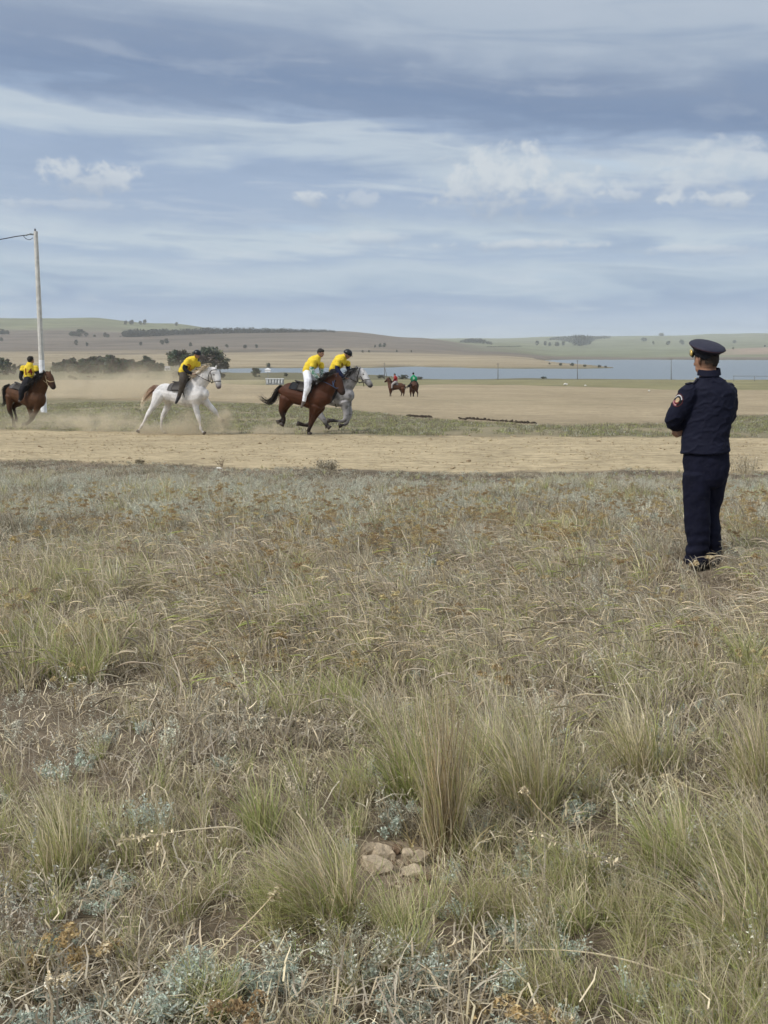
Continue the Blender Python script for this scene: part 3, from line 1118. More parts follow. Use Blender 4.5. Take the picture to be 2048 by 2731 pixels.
        m2.ell(hc + look * hr * .3 + upv * hr * .62, (hr * .55, hr * .6, hr * .42), n=12)
        v, f, nr = fuse(m2, .012, 1)
        rel = (v - hc)
        dn = fbm(v[:, 0] * 60, v[:, 2] * 60 + v[:, 1] * 40, 2)
        v = v + nr * (dn * .012)[:, None]
        low = (rel @ upv) < -hr * .45
        v[low] -= np.outer(np.full(low.sum(), .0), upv)
        fr = ((rel @ look) > hr * .45) & ((rel @ upv) < hr * .35)
        v[fr] -= look * hr * .4
        part('hair', v, f, mat('black_hair', (.012, .010, .009), .6, .3, 60), root, True)
    # face: eyes, brows, mouth
    for s in (-1, 1):
        e = hc + look * hr * .76 + side * s * hr * .33 + upv * hr * .10
        m2 = MB(); m2.ell(e, (hr * .1, hr * .1, hr * .07), n=8)
        part('eye', m2.verts(), m2.f, mat('dark_eye'), root, True)
    m2 = MB(); mo = hc + look * hr * .80 - upv * hr * .46
    m2.tube([(*(mo - side * hr * .24 - look * hr * .08), hr * .05), (*mo, hr * .07), (*(mo + side * hr * .24 - look * hr * .08), hr * .05)], 6, 2)
    part('mouth', m2.verts(), m2.f, mat('lips', (.28, .11, .09), .5, .05), root, True)
    # printed number on the jersey
    if sp.get('digits'):
        txt, cx, cy, hpx, mt = sp['digits']
        decal_text(txt, tr(cx, cy) - np.array((0, .6, 0)), hpx * tr.k, bvh, mt, so, 'number')
    return root


def decal_text(txt, centre, height, bvh, mt, parent, name, off=.014):
    cu = bpy.data.curves.new('txt', 'FONT')
    cu.body = txt; cu.size = height * 1.4; cu.align_x = 'CENTER'; cu.align_y = 'CENTER'; cu.offset = height * .02
    o = bpy.data.objects.new('txt', cu); COL.objects.link(o)
    dg = bpy.context.evaluated_depsgraph_get()
    m = o.evaluated_get(dg).to_mesh()
    bm = bmesh.new(); bm.from_mesh(m)
    bmesh.ops.triangulate(bm, faces=bm.faces)
    bmesh.ops.subdivide_edges(bm, edges=bm.edges, cuts=2)
    bm.verts.ensure_lookup_table()
    v, f = [], [tuple(q.index for q in p.verts) for p in bm.faces]
    for q in bm.verts:
        p = Vector((centre[0] + q.co.x, centre[1], centre[2] + q.co.y))
        h = bvh.ray_cast(p, Vector((0, 1, 0)))
        v.append((p.x, (h[0].y if h[0] is not None else centre[1] + .75) - off, p.z))
    bm.free()
    bpy.data.objects.remove(o); bpy.data.curves.remove(cu)
    part(name, v, f, mt, parent)


# ------------------------------------------------------------------ the race
M_RED = mat('dark_red_print', (.20, .03, .02), .8, .1)
M_ORANGE = mat('orange_print', (.55, .17, .02), .8, .1)
HELMET = mat('black_helmet', (.012, .014, .02), .3, .05)
NAVY = cloth('navy_sleeves', (.012, .018, .055))
BLACKC = cloth('black_cloth', (.012, .012, .016))
GREYBR = cloth('grey_brown_trousers', (.055, .047, .04))
WHITEC = cloth('white_trousers', (.72, .74, .80))
SHOE_D = mat('dark_shoe', (.03, .03, .035), .5, .2)
SHOE_G = mat('grey_shoe', (.12, .10, .09), .6, .2)


def pattern_sleeves():
    m = mat('green_white_sleeves', (.3, .4, .35), .8, 0)
    b = NB(m.node_tree); bs = m.node_tree.nodes['Principled BSDF']
    tc = b.n('ShaderNodeTexCoord')
    n = b.noise(tc.outputs['Object'], 22, 3, .6)
    b.link(b.mix(b.smooth(n, .47, .56), (.06, .20, .13), (.55, .60, .58)), bs.inputs['Base Color'])
    return m


# white horse
tw = Tr(340, 900, 5.184, 31.0)
white = dict(base=(800, 1330, 0), coat=(.68, .67, .67), dark=(.70, .67, .66), face=(.70, .69, .69), muzzle=(.14, .11, .12), leg=(.66, .62, .59), dark_from=.5, soft=.22,
    trunk=[(425, 760, .30, 75, 70), (500, 755, .25, 118, 110), (600, 772, .18, 128, 120), (700, 785, .1, 138, 128), (820, 790, 0, 165, 130), (930, 790, -.12, 168, 125), (1020, 780, -.2, 122, 105), (1060, 785, -.22, 84, 80)],
    neck=[(920, 720, -.1, 135, 80), (1000, 620, -.18, 112, 65), (1085, 540, -.24, 88, 52), (1160, 465, -.3, 64, 42)],
    head=[(1165, 455, -.3, 60, 45), (1205, 500, -.33, 70, 50), (1232, 560, -.35, 60, 42), (1250, 620, -.37, 45, 36), (1262, 685, -.38, 36, 32)],
    legs=[[(440, 800, .12, 100), (385, 900, .06, 72), (335, 980, .03, 46), (288, 1050, .03, 31), (255, 1110, .03, 20), (218, 1185, .03, 19), (195, 1225, .03, 22), (168, 1268, .03, 17), (152, 1295, .03, 20)],
          [(560, 850, .36, 92), (560, 930, .42, 60), (520, 1020, .42, 38), (485, 1095, .42, 29), (468, 1180, .42, 18), (470, 1258, .42, 21), (490, 1295, .42, 17), (525, 1318, .42, 20)],
          [(930, 860, -.2, 85), (940, 950, -.2, 55), (965, 1050, -.2, 36), (985, 1125, -.2, 28), (1000, 1200, -.2, 17), (1012, 1265, -.2, 21), (1030, 1298, -.2, 17), (1058, 1322, -.2, 20)],
          [(1050, 860, .02, 75), (1115, 925, .0, 52), (1175, 985, -.02, 36), (1225, 1040, -.04, 28), (1255, 1085, -.06, 18), (1275, 1112, -.06, 20), (1308, 1145, -.06, 20)]],
    ears=[((1130, 410, -.25), (1118, 375, -.25)), ((1222, 420, -.36), (1228, 380, -.36))],
    eye=(1195, 516), mane=[(1150, 395, -.28), (1080, 420, -.25), (1000, 480, -.2), (930, 560, -.12)], mane_len=.2, mane_flow=(-.75, -.2, -.25), mane_col=[(.66, .58, .46), (.72, .66, .56), (.58, .47, .33)],
    tail=[(440, 690, .3, 22), (370, 710, .3, 45), (290, 790, .3, 55), (215, 890, .3, 40), (190, 1000, .3, 20)], tail_col=[(.6, .54, .48), (.30, .17, .12), (.42, .29, .2), (.66, .58, .45), (.70, .64, .52)],
    saddle=(2.05, 4.35, 1.25, mat('grey_saddle_cloth', (.10, .095, .095), .9, .2, 12)), girth_at=.8, girth_lean=.35,
    bridle=[[(1240, 447, -.36), (1190, 448, -.47), (1150, 465, -.45), (1120, 530, -.42), (1118, 590, -.43), (1165, 618, -.46), (1230, 605, -.48), (1290, 606, -.4)], [(1140, 470, -.44), (1165, 560, -.47), (1178, 610, -.47), (1165, 632, -.46)]],
    reins=[[(1170, 625, -.46), (1050, 570, -.42), (960, 520, -.36), (900, 497, -.3)], [(1165, 625, -.2), (1040, 550, -.1), (930, 500, -.05)]])
horse(tw, white, 'galloping_horse', 'white horse with cream mane galloping in front of the bushy trees')
rider(tw, dict(pelvis=(765, 510, .02, 72), waist=(790, 445, -.02, 74), chest=(880, 345, -.1, 86), neck=(935, 285, -.16, 40), head=(962, 232, -.2, 50), look=(.75, -.6, -.25), helmet=HELMET,
    arms=[[(845, 310, -.28, 42), (790, 425, -.34, 34), (835, 478, -.38, 26), (880, 495, -.36, 22)], [(975, 350, .0, 40), (975, 425, .0, 32), (950, 465, -.05, 24), (915, 488, -.1, 21)]],
    legs=[[(775, 535, -.18, 60), (770, 585, -.36, 58), (765, 640, -.40, 46), (735, 740, -.36, 34), (705, 830, -.34, 26), (670, 905, -.36)], [(790, 535, .2, 60), (850, 600, .3, 50), (830, 700, .3, 36), (800, 800, .3, 26), (770, 860, .3)]],
    shirt_mat=M_YELLOW, under=BLACKC, trouser_mat=GREYBR, shoe_mat=SHOE_D, digits=('2', 880, 410, 75, M_ORANGE)), 'rider in black helmet and yellow jersey leaning forward on the white horse')

# bay horse of rider 14
t14 = Tr(0, 880, 5.184, 36.0)
bay14 = dict(base=(330, 1335, 0), coat=(.082, .038, .019), dark=(.02, .014, .011), face=(.075, .034, .018), muzzle=(.03, .02, .018), dark_from=.36,
    trunk=[(125, 850, .6, 62, 70), (190, 860, .5, 112, 105), (290, 890, .3, 118, 115), (400, 930, .1, 130, 120), (480, 950, -.1, 150, 125), (535, 965, -.2, 118, 108)],
    neck=[(490, 860, -.1, 140, 85), (560, 750, -.2, 112, 70), (625, 650, -.3, 76, 52)],
    head=[(635, 620, -.3, 60, 45), (675, 660, -.35, 64, 48), (705, 722, -.38, 52, 42), (738, 792, -.4, 38, 36)],
    legs=[[(150, 930, .4, 85), (130, 1010, .38, 55), (130, 1090, .38, 36), (150, 1155, .38, 24), (175, 1230, .38, 19), (188, 1290, .38, 22), (195, 1325, .38, 22)],
          [(250, 960, .6, 75), (280, 1010, .62, 50), (200, 1045, .6, 34), (190, 1080, .6, 24), (210, 1160, .6, 18), (225, 1215, .6, 20), (218, 1245, .6, 20)],
          [(520, 1030, -.25, 70), (500, 1110, -.25, 45), (455, 1195, -.25, 32), (425, 1250, -.2, 22), (385, 1288, -.15, 22), (345, 1310, -.12, 24)],
          [(410, 1030, .05, 65), (415, 1110, .05, 42), (435, 1190, .05, 30), (420, 1250, .1, 20), (375, 1285, .12, 20), (330, 1325, .14, 22)]],
    ears=[((610, 590, -.22), (595, 550, -.22)), ((690, 600, -.38), (695, 555, -.38))],
    eye=(660, 655), mane=[(640, 590, -.3), (570, 620, -.3), (500, 690, -.28), (420, 770, -.2)], mane_len=.34, mane_flow=(-.6, -.3, -.65), mane_n=260, mane_col=[(.012, .010, .010), (.02, .016, .014)],
    tail=[(130, 775, .55, 30), (65, 815, .5, 35), (70, 930, .5, 40), (60, 1015, .5, 34), (-10, 1050, .5, 22)], tail_col=[(.014, .011, .010), (.02, .016, .014)],
    saddle=(1.1, 3.0, 1.1, mat('grey_saddle_cloth')), girth_at=.7, girth_lean=.2,
    bridle=[[(640, 690, -.46), (690, 718, -.52), (745, 708, -.46)], [(625, 630, -.42), (640, 700, -.47), (660, 770, -.47)]], bridle_mat=mat('tan_strap', (.45, .36, .22), .7, .15),
    reins=[[(660, 745, -.46), (600, 700, -.4), (550, 650, -.3)]])
horse(t14, bay14, 'galloping_horse', 'bay horse with black mane galloping past the white pole')
rider(t14, dict(pelvis=(400, 690, .0, 76), waist=(400, 630, -.02, 70), chest=(405, 540, -.02, 78), neck=(415, 470, -.02, 40), head=(425, 415, -.02, 50), look=(.5, .85, .1), lat=.8,
    arms=[[(325, 510, -.02, 40), (300, 590, -.05, 32), (285, 650, -.08, 26), (300, 690, -.1, 22)], [(490, 510, .0, 40), (512, 590, .0, 32), (530, 635, .02, 24), (560, 660, .04, 20)]],
    legs=[[(385, 700, -.1, 62), (345, 780, -.32, 60), (300, 850, -.40, 46), (295, 920, -.38, 34), (280, 965, -.36, 26), (265, 985, -.4)], [(420, 700, .15, 62), (470, 770, .2, 56), (440, 860, .35, 40), (420, 950, .35, 26), (440, 980, .35)]],
    shirt_mat=M_YELLOW, under=BLACKC, trouser_mat=BLACKC, shoe_mat=SHOE_G, digits=('14', 408, 580, 88, M_RED)), 'black haired rider in yellow jersey number 14 on the bay horse')

# brown horse and grey horse galloping side by side
tb = Tr(670, 900, 4.608, 31.0)
brown = dict(base=(700, 1190, 0), coat=(.068, .026, .014), dark=(.018, .012, .010), face=(.058, .024, .013), muzzle=(.03, .02, .018), dark_from=.36,
    trunk=[(385, 655, .25, 58, 70), (440, 665, .2, 108, 100), (540, 688, .12, 126, 115), (650, 712, .05, 132, 120), (760, 735, -.05, 148, 122), (860, 732, -.15, 146, 112), (915, 735, -.2, 100, 92)],
    neck=[(870, 685, -.15, 132, 80), (940, 605, -.25, 108, 65), (995, 525, -.32, 78, 50)],
    head=[(1005, 490, -.33, 62, 45), (1052, 530, -.38, 68, 50), (1085, 602, -.42, 54, 42), (1120, 680, -.45, 40, 36)],
    legs=[[(430, 765, .12, 95), (390, 840, .10, 66), (370, 885, .10, 44), (385, 950, .10, 28), (402, 1000, .10, 22), (395, 1040, .10, 24), (380, 1065, .10, 22)],
          [(450, 770, .32, 90), (420, 850, .35, 60), (395, 910, .35, 40), (395, 960, .35, 24), (385, 1005, .35, 20), (358, 1025, .35, 20), (332, 1037, .35, 20)],
          [(790, 850, -.18, 88), (755, 940, -.18, 54), (738, 1045, -.18, 32), (722, 1100, -.18, 22), (705, 1140, -.18, 21), (700, 1165, -.18, 19), (712, 1180, -.18, 22)],
          [(840, 850, .02, 75), (790, 950, .04, 48), (735, 1045, .05, 34), (715, 1072, .05, 28), (660, 1078, .05, 20), (620, 1068, .05, 22), (582, 1058, .05, 22)]],
    ears=[((985, 460, -.28), (975, 420, -.28)), ((1062, 470, -.42), (1070, 425, -.42))],
    eye=(1035, 535), mane=[(1030, 435, -.36), (960, 450, -.32), (890, 520, -.28), (800, 560, -.2), (740, 585, -.12)], mane_len=.24, mane_flow=(-.7, -.3, -.3), mane_n=260, mane_col=[(.012, .010, .010), (.02, .016, .014)],
    tail=[(370, 610, .25, 30), (320, 670, .25, 42), (265, 770, .25, 46), (195, 795, .25, 44), (90, 715, .25, 40)], tail_n=200, tail_col=[(.014, .011, .010), (.02, .016, .014)],
    saddle=(1.55, 4.3, 1.2, mat('black_saddle_cloth', (.018, .02, .024), .85, .25, 12)), girth_at=.75, girth_lean=.12,
    bridle=[[(1000, 540, -.47), (1010, 600, -.50), (1050, 625, -.52), (1115, 595, -.46)], [(1045, 470, -.44), (1015, 560, -.49), (1012, 610, -.5)]], bridle_mat=mat('blue_strap', (.04, .07, .14), .6, .15),
    reins=[[(1020, 610, -.5), (930, 560, -.42), (850, 530, -.34)], [(1040, 600, -.25), (940, 540, -.2), (870, 520, -.15)]])
horse(tb, brown, 'galloping_horse', 'dark brown horse with black tail galloping nearest beside the grey horse')
rider(tb, dict(pelvis=(685, 440, .02, 58), waist=(700, 380, .0, 62), chest=(780, 290, -.06, 72), neck=(825, 240, -.1, 34), head=(853, 190, -.12, 48), look=(.85, -.45, -.25),
    arms=[[(765, 285, -.26, 38), (745, 400, -.30, 30), (790, 470, -.32, 25), (835, 515, -.30, 20)], [(860, 320, .06, 36), (862, 400, .06, 28), (862, 460, .02, 22), (865, 505, -.04, 19)]],
    legs=[[(690, 455, -.15, 56), (700, 530, -.32, 52), (690, 620, -.38, 44), (665, 700, -.38, 30), (645, 790, -.38, 24), (615, 855, -.40)], [(700, 455, .15, 54), (760, 520, .28, 48), (740, 640, .32, 36), (710, 760, .32, 24), (690, 820, .32)]],
    shirt_mat=M_YELLOW, under=pattern_sleeves(), trouser_mat=WHITEC, shoe_mat=SHOE_G, digits=('1', 815, 345, 50, M_RED)), 'bareheaded rider in yellow jersey and white trousers on the dark brown horse')
tg = Tr(670, 900, 4.608, 33.2)
grey = dict(base=(1000, 1110, 0), coat=(.34, .33, .335), dark=(.05, .046, .048), face=(.62, .61, .61), muzzle=(.10, .09, .09), dark_from=.62, dapple=(480, 1000), under=(.3, .3, .3),
    trunk=[(690, 640, .4, 60, 66), (740, 650, .35, 105, 100), (840, 670, .25, 125, 118), (940, 690, .15, 132, 124), (1050, 700, .02, 148, 122), (1140, 705, -.08, 138, 115), (1195, 715, -.15, 85, 85)],
    neck=[(1110, 640, -.06, 118, 78), (1195, 545, -.14, 98, 62), (1285, 450, -.2, 70, 48)],
    head=[(1305, 415, -.22, 56, 44), (1355, 445, -.26, 62, 48), (1410, 515, -.3, 48, 40), (1465, 590, -.33, 34, 32)],
    legs=[[(760, 770, .18, 90), (790, 870, .15, 62), (845, 955, .12, 40), (890, 1010, .1, 30), (920, 1050, .1, 22), (935, 1080, .1, 21), (955, 1100, .1, 20)],
          [(790, 770, .45, 85), (800, 870, .45, 56), (850, 950, .45, 38), (880, 1000, .45, 26), (905, 1050, .45, 20), (930, 1090, .45, 20)],
          [(1140, 800, -.18, 78), (1160, 880, -.2, 50), (1165, 970, -.2, 33), (1135, 1025, -.2, 24), (1060, 1028, -.2, 19), (1010, 1020, -.2, 21), (955, 1022, -.2, 22)],
          [(1170, 790, .06, 74), (1195, 860, .05, 48), (1212, 935, .05, 33), (1195, 1000, .05, 22), (1170, 1055, .05, 21), (1135, 1075, .05, 18), (1095, 1082, .05, 21)]],
    ears=[((1285, 385, -.18), (1290, 345, -.18)), ((1335, 395, -.3), (1345, 355, -.3))],
    eye=(1378, 455), mane=[(1320, 375, -.24), (1250, 400, -.2), (1180, 470, -.16), (1110, 560, -.1)], mane_len=.27, mane_flow=(-.6, -.3, -.45), mane_n=240, mane_col=[(.05, .048, .05), (.09, .088, .09), (.03, .028, .03)],
    tail=None, saddle=(2.0, 4.2, 1.15, mat('black_saddle_cloth')), girth_at=.8, girth_lean=.12,
    bridle=[[(1330, 375, -.34), (1320, 440, -.37), (1300, 510, -.36), (1330, 560, -.38), (1390, 520, -.42), (1455, 520, -.37)], [(1345, 480, -.4), (1370, 530, -.42), (1385, 600, -.4)]],
    reins=[[(1375, 555, -.4), (1290, 545, -.36), (1220, 510, -.3), (1150, 480, -.25)]])
horse(tg, grey, 'galloping_horse', 'dapple grey horse with white face galloping half hidden behind the brown horse')
rider(tg, dict(pelvis=(1010, 420, .04, 60), waist=(1030, 365, .0, 62), chest=(1100, 280, -.06, 76), neck=(1145, 235, -.1, 36), head=(1182, 205, -.14, 50), look=(.85, -.35, -.4), helmet=HELMET,
    arms=[[(1075, 280, -.24, 38), (1058, 385, -.28, 30), (1100, 450, -.3, 25), (1145, 485, -.3, 20)], [(1180, 300, .06, 36), (1190, 370, .06, 28), (1200, 420, .02, 22), (1195, 460, -.04, 19)]],
    legs=[[(1020, 440, -.14, 56), (1070, 500, -.28, 50), (1040, 620, -.34, 38), (1000, 740, -.34, 26), (970, 800, -.36)], [(1030, 440, .2, 54), (1080, 520, .3, 46), (1050, 640, .32, 34), (1010, 760, .32, 24), (990, 810, .32)]],
    shirt_mat=M_YELLOW, under=NAVY, trouser_mat=BLACKC, shoe_mat=SHOE_D, digits=('1', 1120, 345, 55, M_RED)), 'rider in black helmet with navy sleeves on the dapple grey horse')

# two waiting riders far down the field
tf = Tr(1000, 960, 10.37, 107.0)
farbrown = dict(base=(600, 1020, 0), coat=(.085, .038, .022), dark=(.016, .011, .010), face=(.07, .032, .02), dark_from=.55, voxel=.035,
    trunk=[(795, 725, 0, 55, 60), (740, 730, 0, 92, 85), (650, 725, 0, 92, 85), (560, 730, 0, 98, 88), (470, 735, 0, 108, 85), (415, 725, 0, 80, 70)],
    neck=[(440, 690, 0, 90, 55), (405, 600, 0, 66, 42), (375, 530, 0, 48, 34)], head=[(370, 515, 0, 42, 30), (345, 545, 0, 42, 32), (310, 580, 0, 32, 26), (275, 605, 0, 24, 22)],
    legs=[[(420, 790, -.15, 50), (415, 860, -.15, 28), (415, 930, -.15, 18), (412, 1000, -.15, 15), (408, 1018, -.15, 16)], [(460, 790, .2, 48), (450, 870, .2, 26), (440, 940, .2, 17), (440, 995, .2, 16)],
          [(710, 790, .2, 62), (735, 860, .2, 36), (742, 920, .2, 22), (725, 980, .2, 15), (718, 1005, .2, 16)], [(770, 790, -.2, 64), (790, 870, -.2, 38), (798, 930, -.2, 22), (785, 990, -.2, 15), (772, 1022, -.2, 16)]],
    ears=[((370, 485, -.05), (365, 455, -.05)), ((385, 485, .05), (390, 455, .05))], eye=(345, 540), mane=[(385, 480, 0), (430, 560, 0), (470, 630, 0)], mane_len=.3, mane_n=80, mane_flow=(.3, -.5, -.6), mane_col=(.014, .011, .010),
    tail=[(800, 680, 0, 22), (825, 730, 0, 32), (815, 800, 0, 36), (790, 870, 0, 20)], tail_n=80, tail_col=(.014, .011, .010), saddle=(2.1, 4.0, 1.2, mat('grey_saddle_cloth')),
    bridle=[[(330, 590, -.12), (300, 570, -.1), (310, 545, -.1)]], reins=[[(320, 590, -.1), (420, 600, -.2), (500, 600, -.2)]])
horse(tf, farbrown, 'standing_horse', 'dark brown horse standing sideways far off on the sandy field')
rider(tf, dict(pelvis=(580, 605, 0, 42), waist=(578, 560, 0, 44), chest=(565, 490, 0, 50), neck=(550, 445, 0, 24), head=(543, 408, 0, 32), look=(-.9, -.3, -.1), voxel=.02,
    arms=[[(550, 470, -.22, 24), (535, 540, -.24, 20), (500, 585, -.2, 16)], [(590, 475, .2, 24), (560, 550, .22, 20), (515, 585, .15, 16)]],
    legs=[[(565, 615, -.2, 38), (500, 655, -.3, 32), (470, 710, -.3, 24), (468, 780, -.3, 18), (445, 800, -.3)], [(565, 615, .2, 38), (510, 655, .32, 32), (480, 710, .32, 24), (475, 780, .32, 18), (450, 800, .32)]],
    shirt_mat=cloth('red_jacket', (.36, .03, .03)), under=cloth('dark_red_sleeves', (.14, .02, .025)), trouser_mat=cloth('light_grey_trousers', (.35, .33, .33)), shoe_mat=SHOE_D), 'small distant rider in red jacket on the sideways dark horse')
tf2 = Tr(1000, 960, 10.37, 104.0)
fargreen = dict(base=(1080, 1050, 0), coat=(.075, .034, .022), dark=(.014, .010, .010), face=(.07, .03, .02), dark_from=.5, voxel=.035,
    trunk=[(1080, 705, -.62, 60, 62), (1080, 705, -.45, 112, 98), (1078, 715, -.1, 112, 102), (1075, 715, .3, 118, 98), (1072, 705, .6, 95, 75)],
    neck=[(1074, 690, .5, 85, 50), (1072, 610, .8, 62, 42), (1072, 560, .98, 45, 34)], head=[(1072, 545, 1.0, 40, 30), (1070, 580, 1.15, 38, 30), (1068, 640, 1.25, 28, 25), (1066, 680, 1.3, 24, 22)],
    legs=[[(1010, 780, -.4, 58), (985, 870, -.4, 34), (990, 940, -.38, 22), (988, 1010, -.42, 15), (985, 1055, -.42, 17)], [(1130, 775, -.35, 58), (1150, 850, -.3, 34), (1180, 910, -.3, 22), (1178, 980, -.4, 15), (1172, 1040, -.45, 17)],
          [(1040, 790, .45, 48), (1045, 880, .45, 28), (1055, 960, .45, 18), (1058, 1045, .45, 16)], [(1105, 790, .45, 48), (1085, 880, .45, 28), (1072, 950, .45, 18), (1068, 1035, .45, 16)]],
    ears=[((1060, 525, 1.0), (1052, 495, 1.0)), ((1085, 525, 1.0), (1092, 495, 1.0))], eye=(1050, 570),
    tail=[(1030, 680, -.6, 22), (960, 700, -.66, 34), (890, 755, -.66, 38), (835, 800, -.66, 22)], tail_n=100, tail_col=(.014, .011, .010), saddle=(1.3, 3.0, 1.1, mat('black_saddle_cloth')))
horse(tf2, fargreen, 'standing_horse', 'dark brown horse seen from behind with its tail swung aside')
rider(tf2, dict(pelvis=(1085, 590, .05, 56), waist=(1082, 550, .03, 56), chest=(1075, 480, .02, 64), neck=(1065, 425, .02, 26), head=(1060, 382, .02, 34), look=(.1, .99, 0), lat=.6, voxel=.02,
    arms=[[(1015, 465, 0, 26), (992, 530, 0, 21), (1010, 585, .1, 17)], [(1130, 465, 0, 26), (1150, 540, 0, 21), (1140, 590, .1, 17)]],
    legs=[[(1060, 600, .1, 44), (1000, 660, .25, 38), (985, 740, .3, 26), (985, 800, .3, 19), (980, 825, .45)], [(1110, 600, .1, 44), (1160, 660, .25, 38), (1180, 740, .3, 26), (1180, 800, .3, 19), (1185, 825, .45)]],
    shirt_mat=cloth('green_jersey', (.015, .30, .14)), under=cloth('green_sleeves', (.02, .26, .13)), trouser_mat=BLACKC, shoe_mat=SHOE_D, digits=('8', 1070, 505, 70, mat('pale_print', (.55, .75, .62), .8, .05))), 'small distant rider in bright green jersey seen from behind')
# ------------------------------------------------------------------ the officer
def build_officer():
    foot = hit(1870, 1521)
    Yo = foot[1]
    tr = Tr(0, 0, 1, Yo)
    k = tr.k
    base = np.array([foot[0], foot[1], float(T(foot[0], foot[1]))])
    root = thing('person', base, 'person in dark navy uniform and peaked cap standing with folded arms, seen from behind', 'person')
    navy = mat('navy_uniform', (.0072, .0086, .022), .8, .07, 7, bump=.25, spec=.2)
    navy2 = mat('navy_uniform_trousers', (.0072, .0082, .020), .82, .2, 7, bump=.3, spec=.15)
    capm = mat('navy_cap_cloth', (.022, .023, .042), .7, .12, 25, bump=.15)
    band = mat('black_cap_band', (.008, .009, .014), .7, .1, 25)
    gold = mat('gold_badge', (.75, .55, .18), .35, .1, metal=.6)
    yaw = np.array((.36, .93, 0))
    def st(rows, lat=yaw):
        return [(*tr(r[0], r[1], r[2]), r[3] * k, r[4]) for r in rows]
    skin = np.array((.36, .195, .125)); hairc = np.array((.045, .03, .022))
    # ---- body: head, neck, trunk, arms, hands, legs in one surface
    b = MB()
    b.tube(st([(1890, 1030, 0, 40, .07), (1889, 1070, .02, 52, .09), (1885, 1130, .02, 48, .09), (1882, 1200, .02, 46, .09), (1882, 1260, .02, 44, .09)]), 14, 3, col=skin, lat=yaw)
    b.tube(st([(1890, 1030, .0, 24, .068), (1888, 1000, .0, 22.5, .066), (1884, 975, .01, 23, .07)]), 12, 2, col=skin, lat=yaw)
    hc = tr(1884, 957, .01)
    look = np.array((-.52, .84, -.12)); look /= np.linalg.norm(look)
    sd = np.cross(look, (0, 0, 1)); sd /= np.linalg.norm(sd); up = np.cross(sd, look)
    Rm = Matrix(np.stack([sd, look, up], 1).tolist())
    b.ell(hc, (.083, .102, .118), Rm, col=skin, n=20)
    b.ell(hc + look * .035 - up * .065, (.062, .068, .062), Rm, col=skin, n=14)
    b.tube([(*(hc + look * .088), .014, .014), (*(hc + look * .118 - up * .03), .017, .017)], 8, 1, col=skin)
    for s in (-1, 1):
        e = hc + sd * s * .083 - look * .004 - up * .022
        b.tube([(*(e - up * .024 - look * .002), .006, .007), (*(e - up * .008 + sd * s * .006), .009, .013), (*(e + up * .014 + sd * s * .009 - look * .006), .010, .016), (*(e + up * .03 + sd * s * .006 - look * .004), .007, .010)], 8, 3, col=skin * np.array((.95, .8, .75)))
    la = [(1840, 1046, .0, 27, .075), (1816, 1086, .02, 26, .075), (1796, 1120, .07, 23, .07), (1812, 1132, .15, 20, .06), (1850, 1127, .26, 15, .045)]
    ra = [(1938, 1046, .02, 26, .075), (1941, 1086, .06, 24, .075), (1933, 1118, .15, 22, .07), (1893, 1133, .25, 17, .05), (1848, 1141, .23, 14, .042), (1832, 1144, .19, 12, .038)]
    for A in (la, ra):
        b.tube([(q[0], q[1], q[2], q[3] * .72, q[4] * .72) for q in st(A)], 10, 3, col=skin)
    # the hand that shows under the folded arm, the other one tucked in front
    hand_into(b, tr(1830, 1144, .18), tr(1812, 1152, .115) - tr(1830, 1144, .18), 1.0, skin, .9, side=(0.2, -.3, -1))
    hand_into(b, tr(1852, 1126, .27), tr(1885, 1120, .30) - tr(1852, 1126, .27), 1.0, skin, .5, side=(0, .1, -1))
    ll = [(1857, 1262, .02, 36, .105), (1857, 1330, .02, 35, .095), (1859, 1400, .02, 34, .085), (1862, 1442, .02, 29, .08), (1860, 1475, .03, 32, .085), (1859, 1504, .03, 33, .09)]
    rl = [(1909, 1262, .06, 33, .105), (1905, 1312, .08, 27, .09), (1899, 1370, .10, 19.5, .075), (1903, 1425, .10, 21, .08), (1902, 1470, .10, 20.5, .08), (1901, 1507, .10, 19, .08)]
    for L in (ll, rl):
        b.tube([(q[0], q[1], q[2], q[3] * .6, q[4] * .6) for q in st(L)], 10, 3, col=skin)
    v, f, nr = fuse(b, .0062, 2, .4)
    c = colour_by_skeleton(v, b.sk)
    rel = v - hc
    back = rel @ look; hz = rel @ up
    fade = sstep(-.075, -.012, hz - back * .55 + .0) * sstep(.028, -.01, back) * sstep(.125, .11, np.abs(rel @ sd) * 1.15 + .0) * (np.linalg.norm(rel, axis=1) < .16)
    c = c * (1 - .82 * fade[:, None]) + hairc * .82 * fade[:, None]
    part('body', v, f, M_BODY, root, True, c)
    # cropped hair
    sv, sf = sphere_mesh(26)
    q = sv * np.array((.0865, .106, .121))
    keep = [i for i in range(len(sv)) if q[i, 1] < .012 - .0 * q[i, 2] and q[i, 2] > -.022 + q[i, 1] * .62]
    ks = set(keep); remap = {j: i for i, j in enumerate(keep)}
    ff = [tuple(remap[j] for j in p) for p in sf if all(j in ks for j in p)]
    q = q[keep] * (1 + .012 * np.random.default_rng(2).normal(size=(len(keep), 1)))
    part('hair', q @ np.array(Rm).T + hc, ff, mat('dark_cropped_hair', (.028, .020, .015), .8, .3, 160, bump=.5), root, True)
    # ---- jacket
    j = MB()
    j.tube(st([(1892, 1008, 0, 30, .08), (1892, 1022, 0, 46, .088), (1892, 1042, 0, 62, .105), (1892, 1066, .01, 66, .118), (1889, 1100, .02, 65, .125), (1884, 1140, .02, 61, .122), (1881, 1166, .02, 59.5, .122), (1880, 1190, .02, 62, .13), (1880, 1207, .02, 64, .135)]), 26, 4, lat=yaw, cap=.12)
    j.tube(st(la), 14, 4); j.tube(st(ra[:5]), 14, 4)
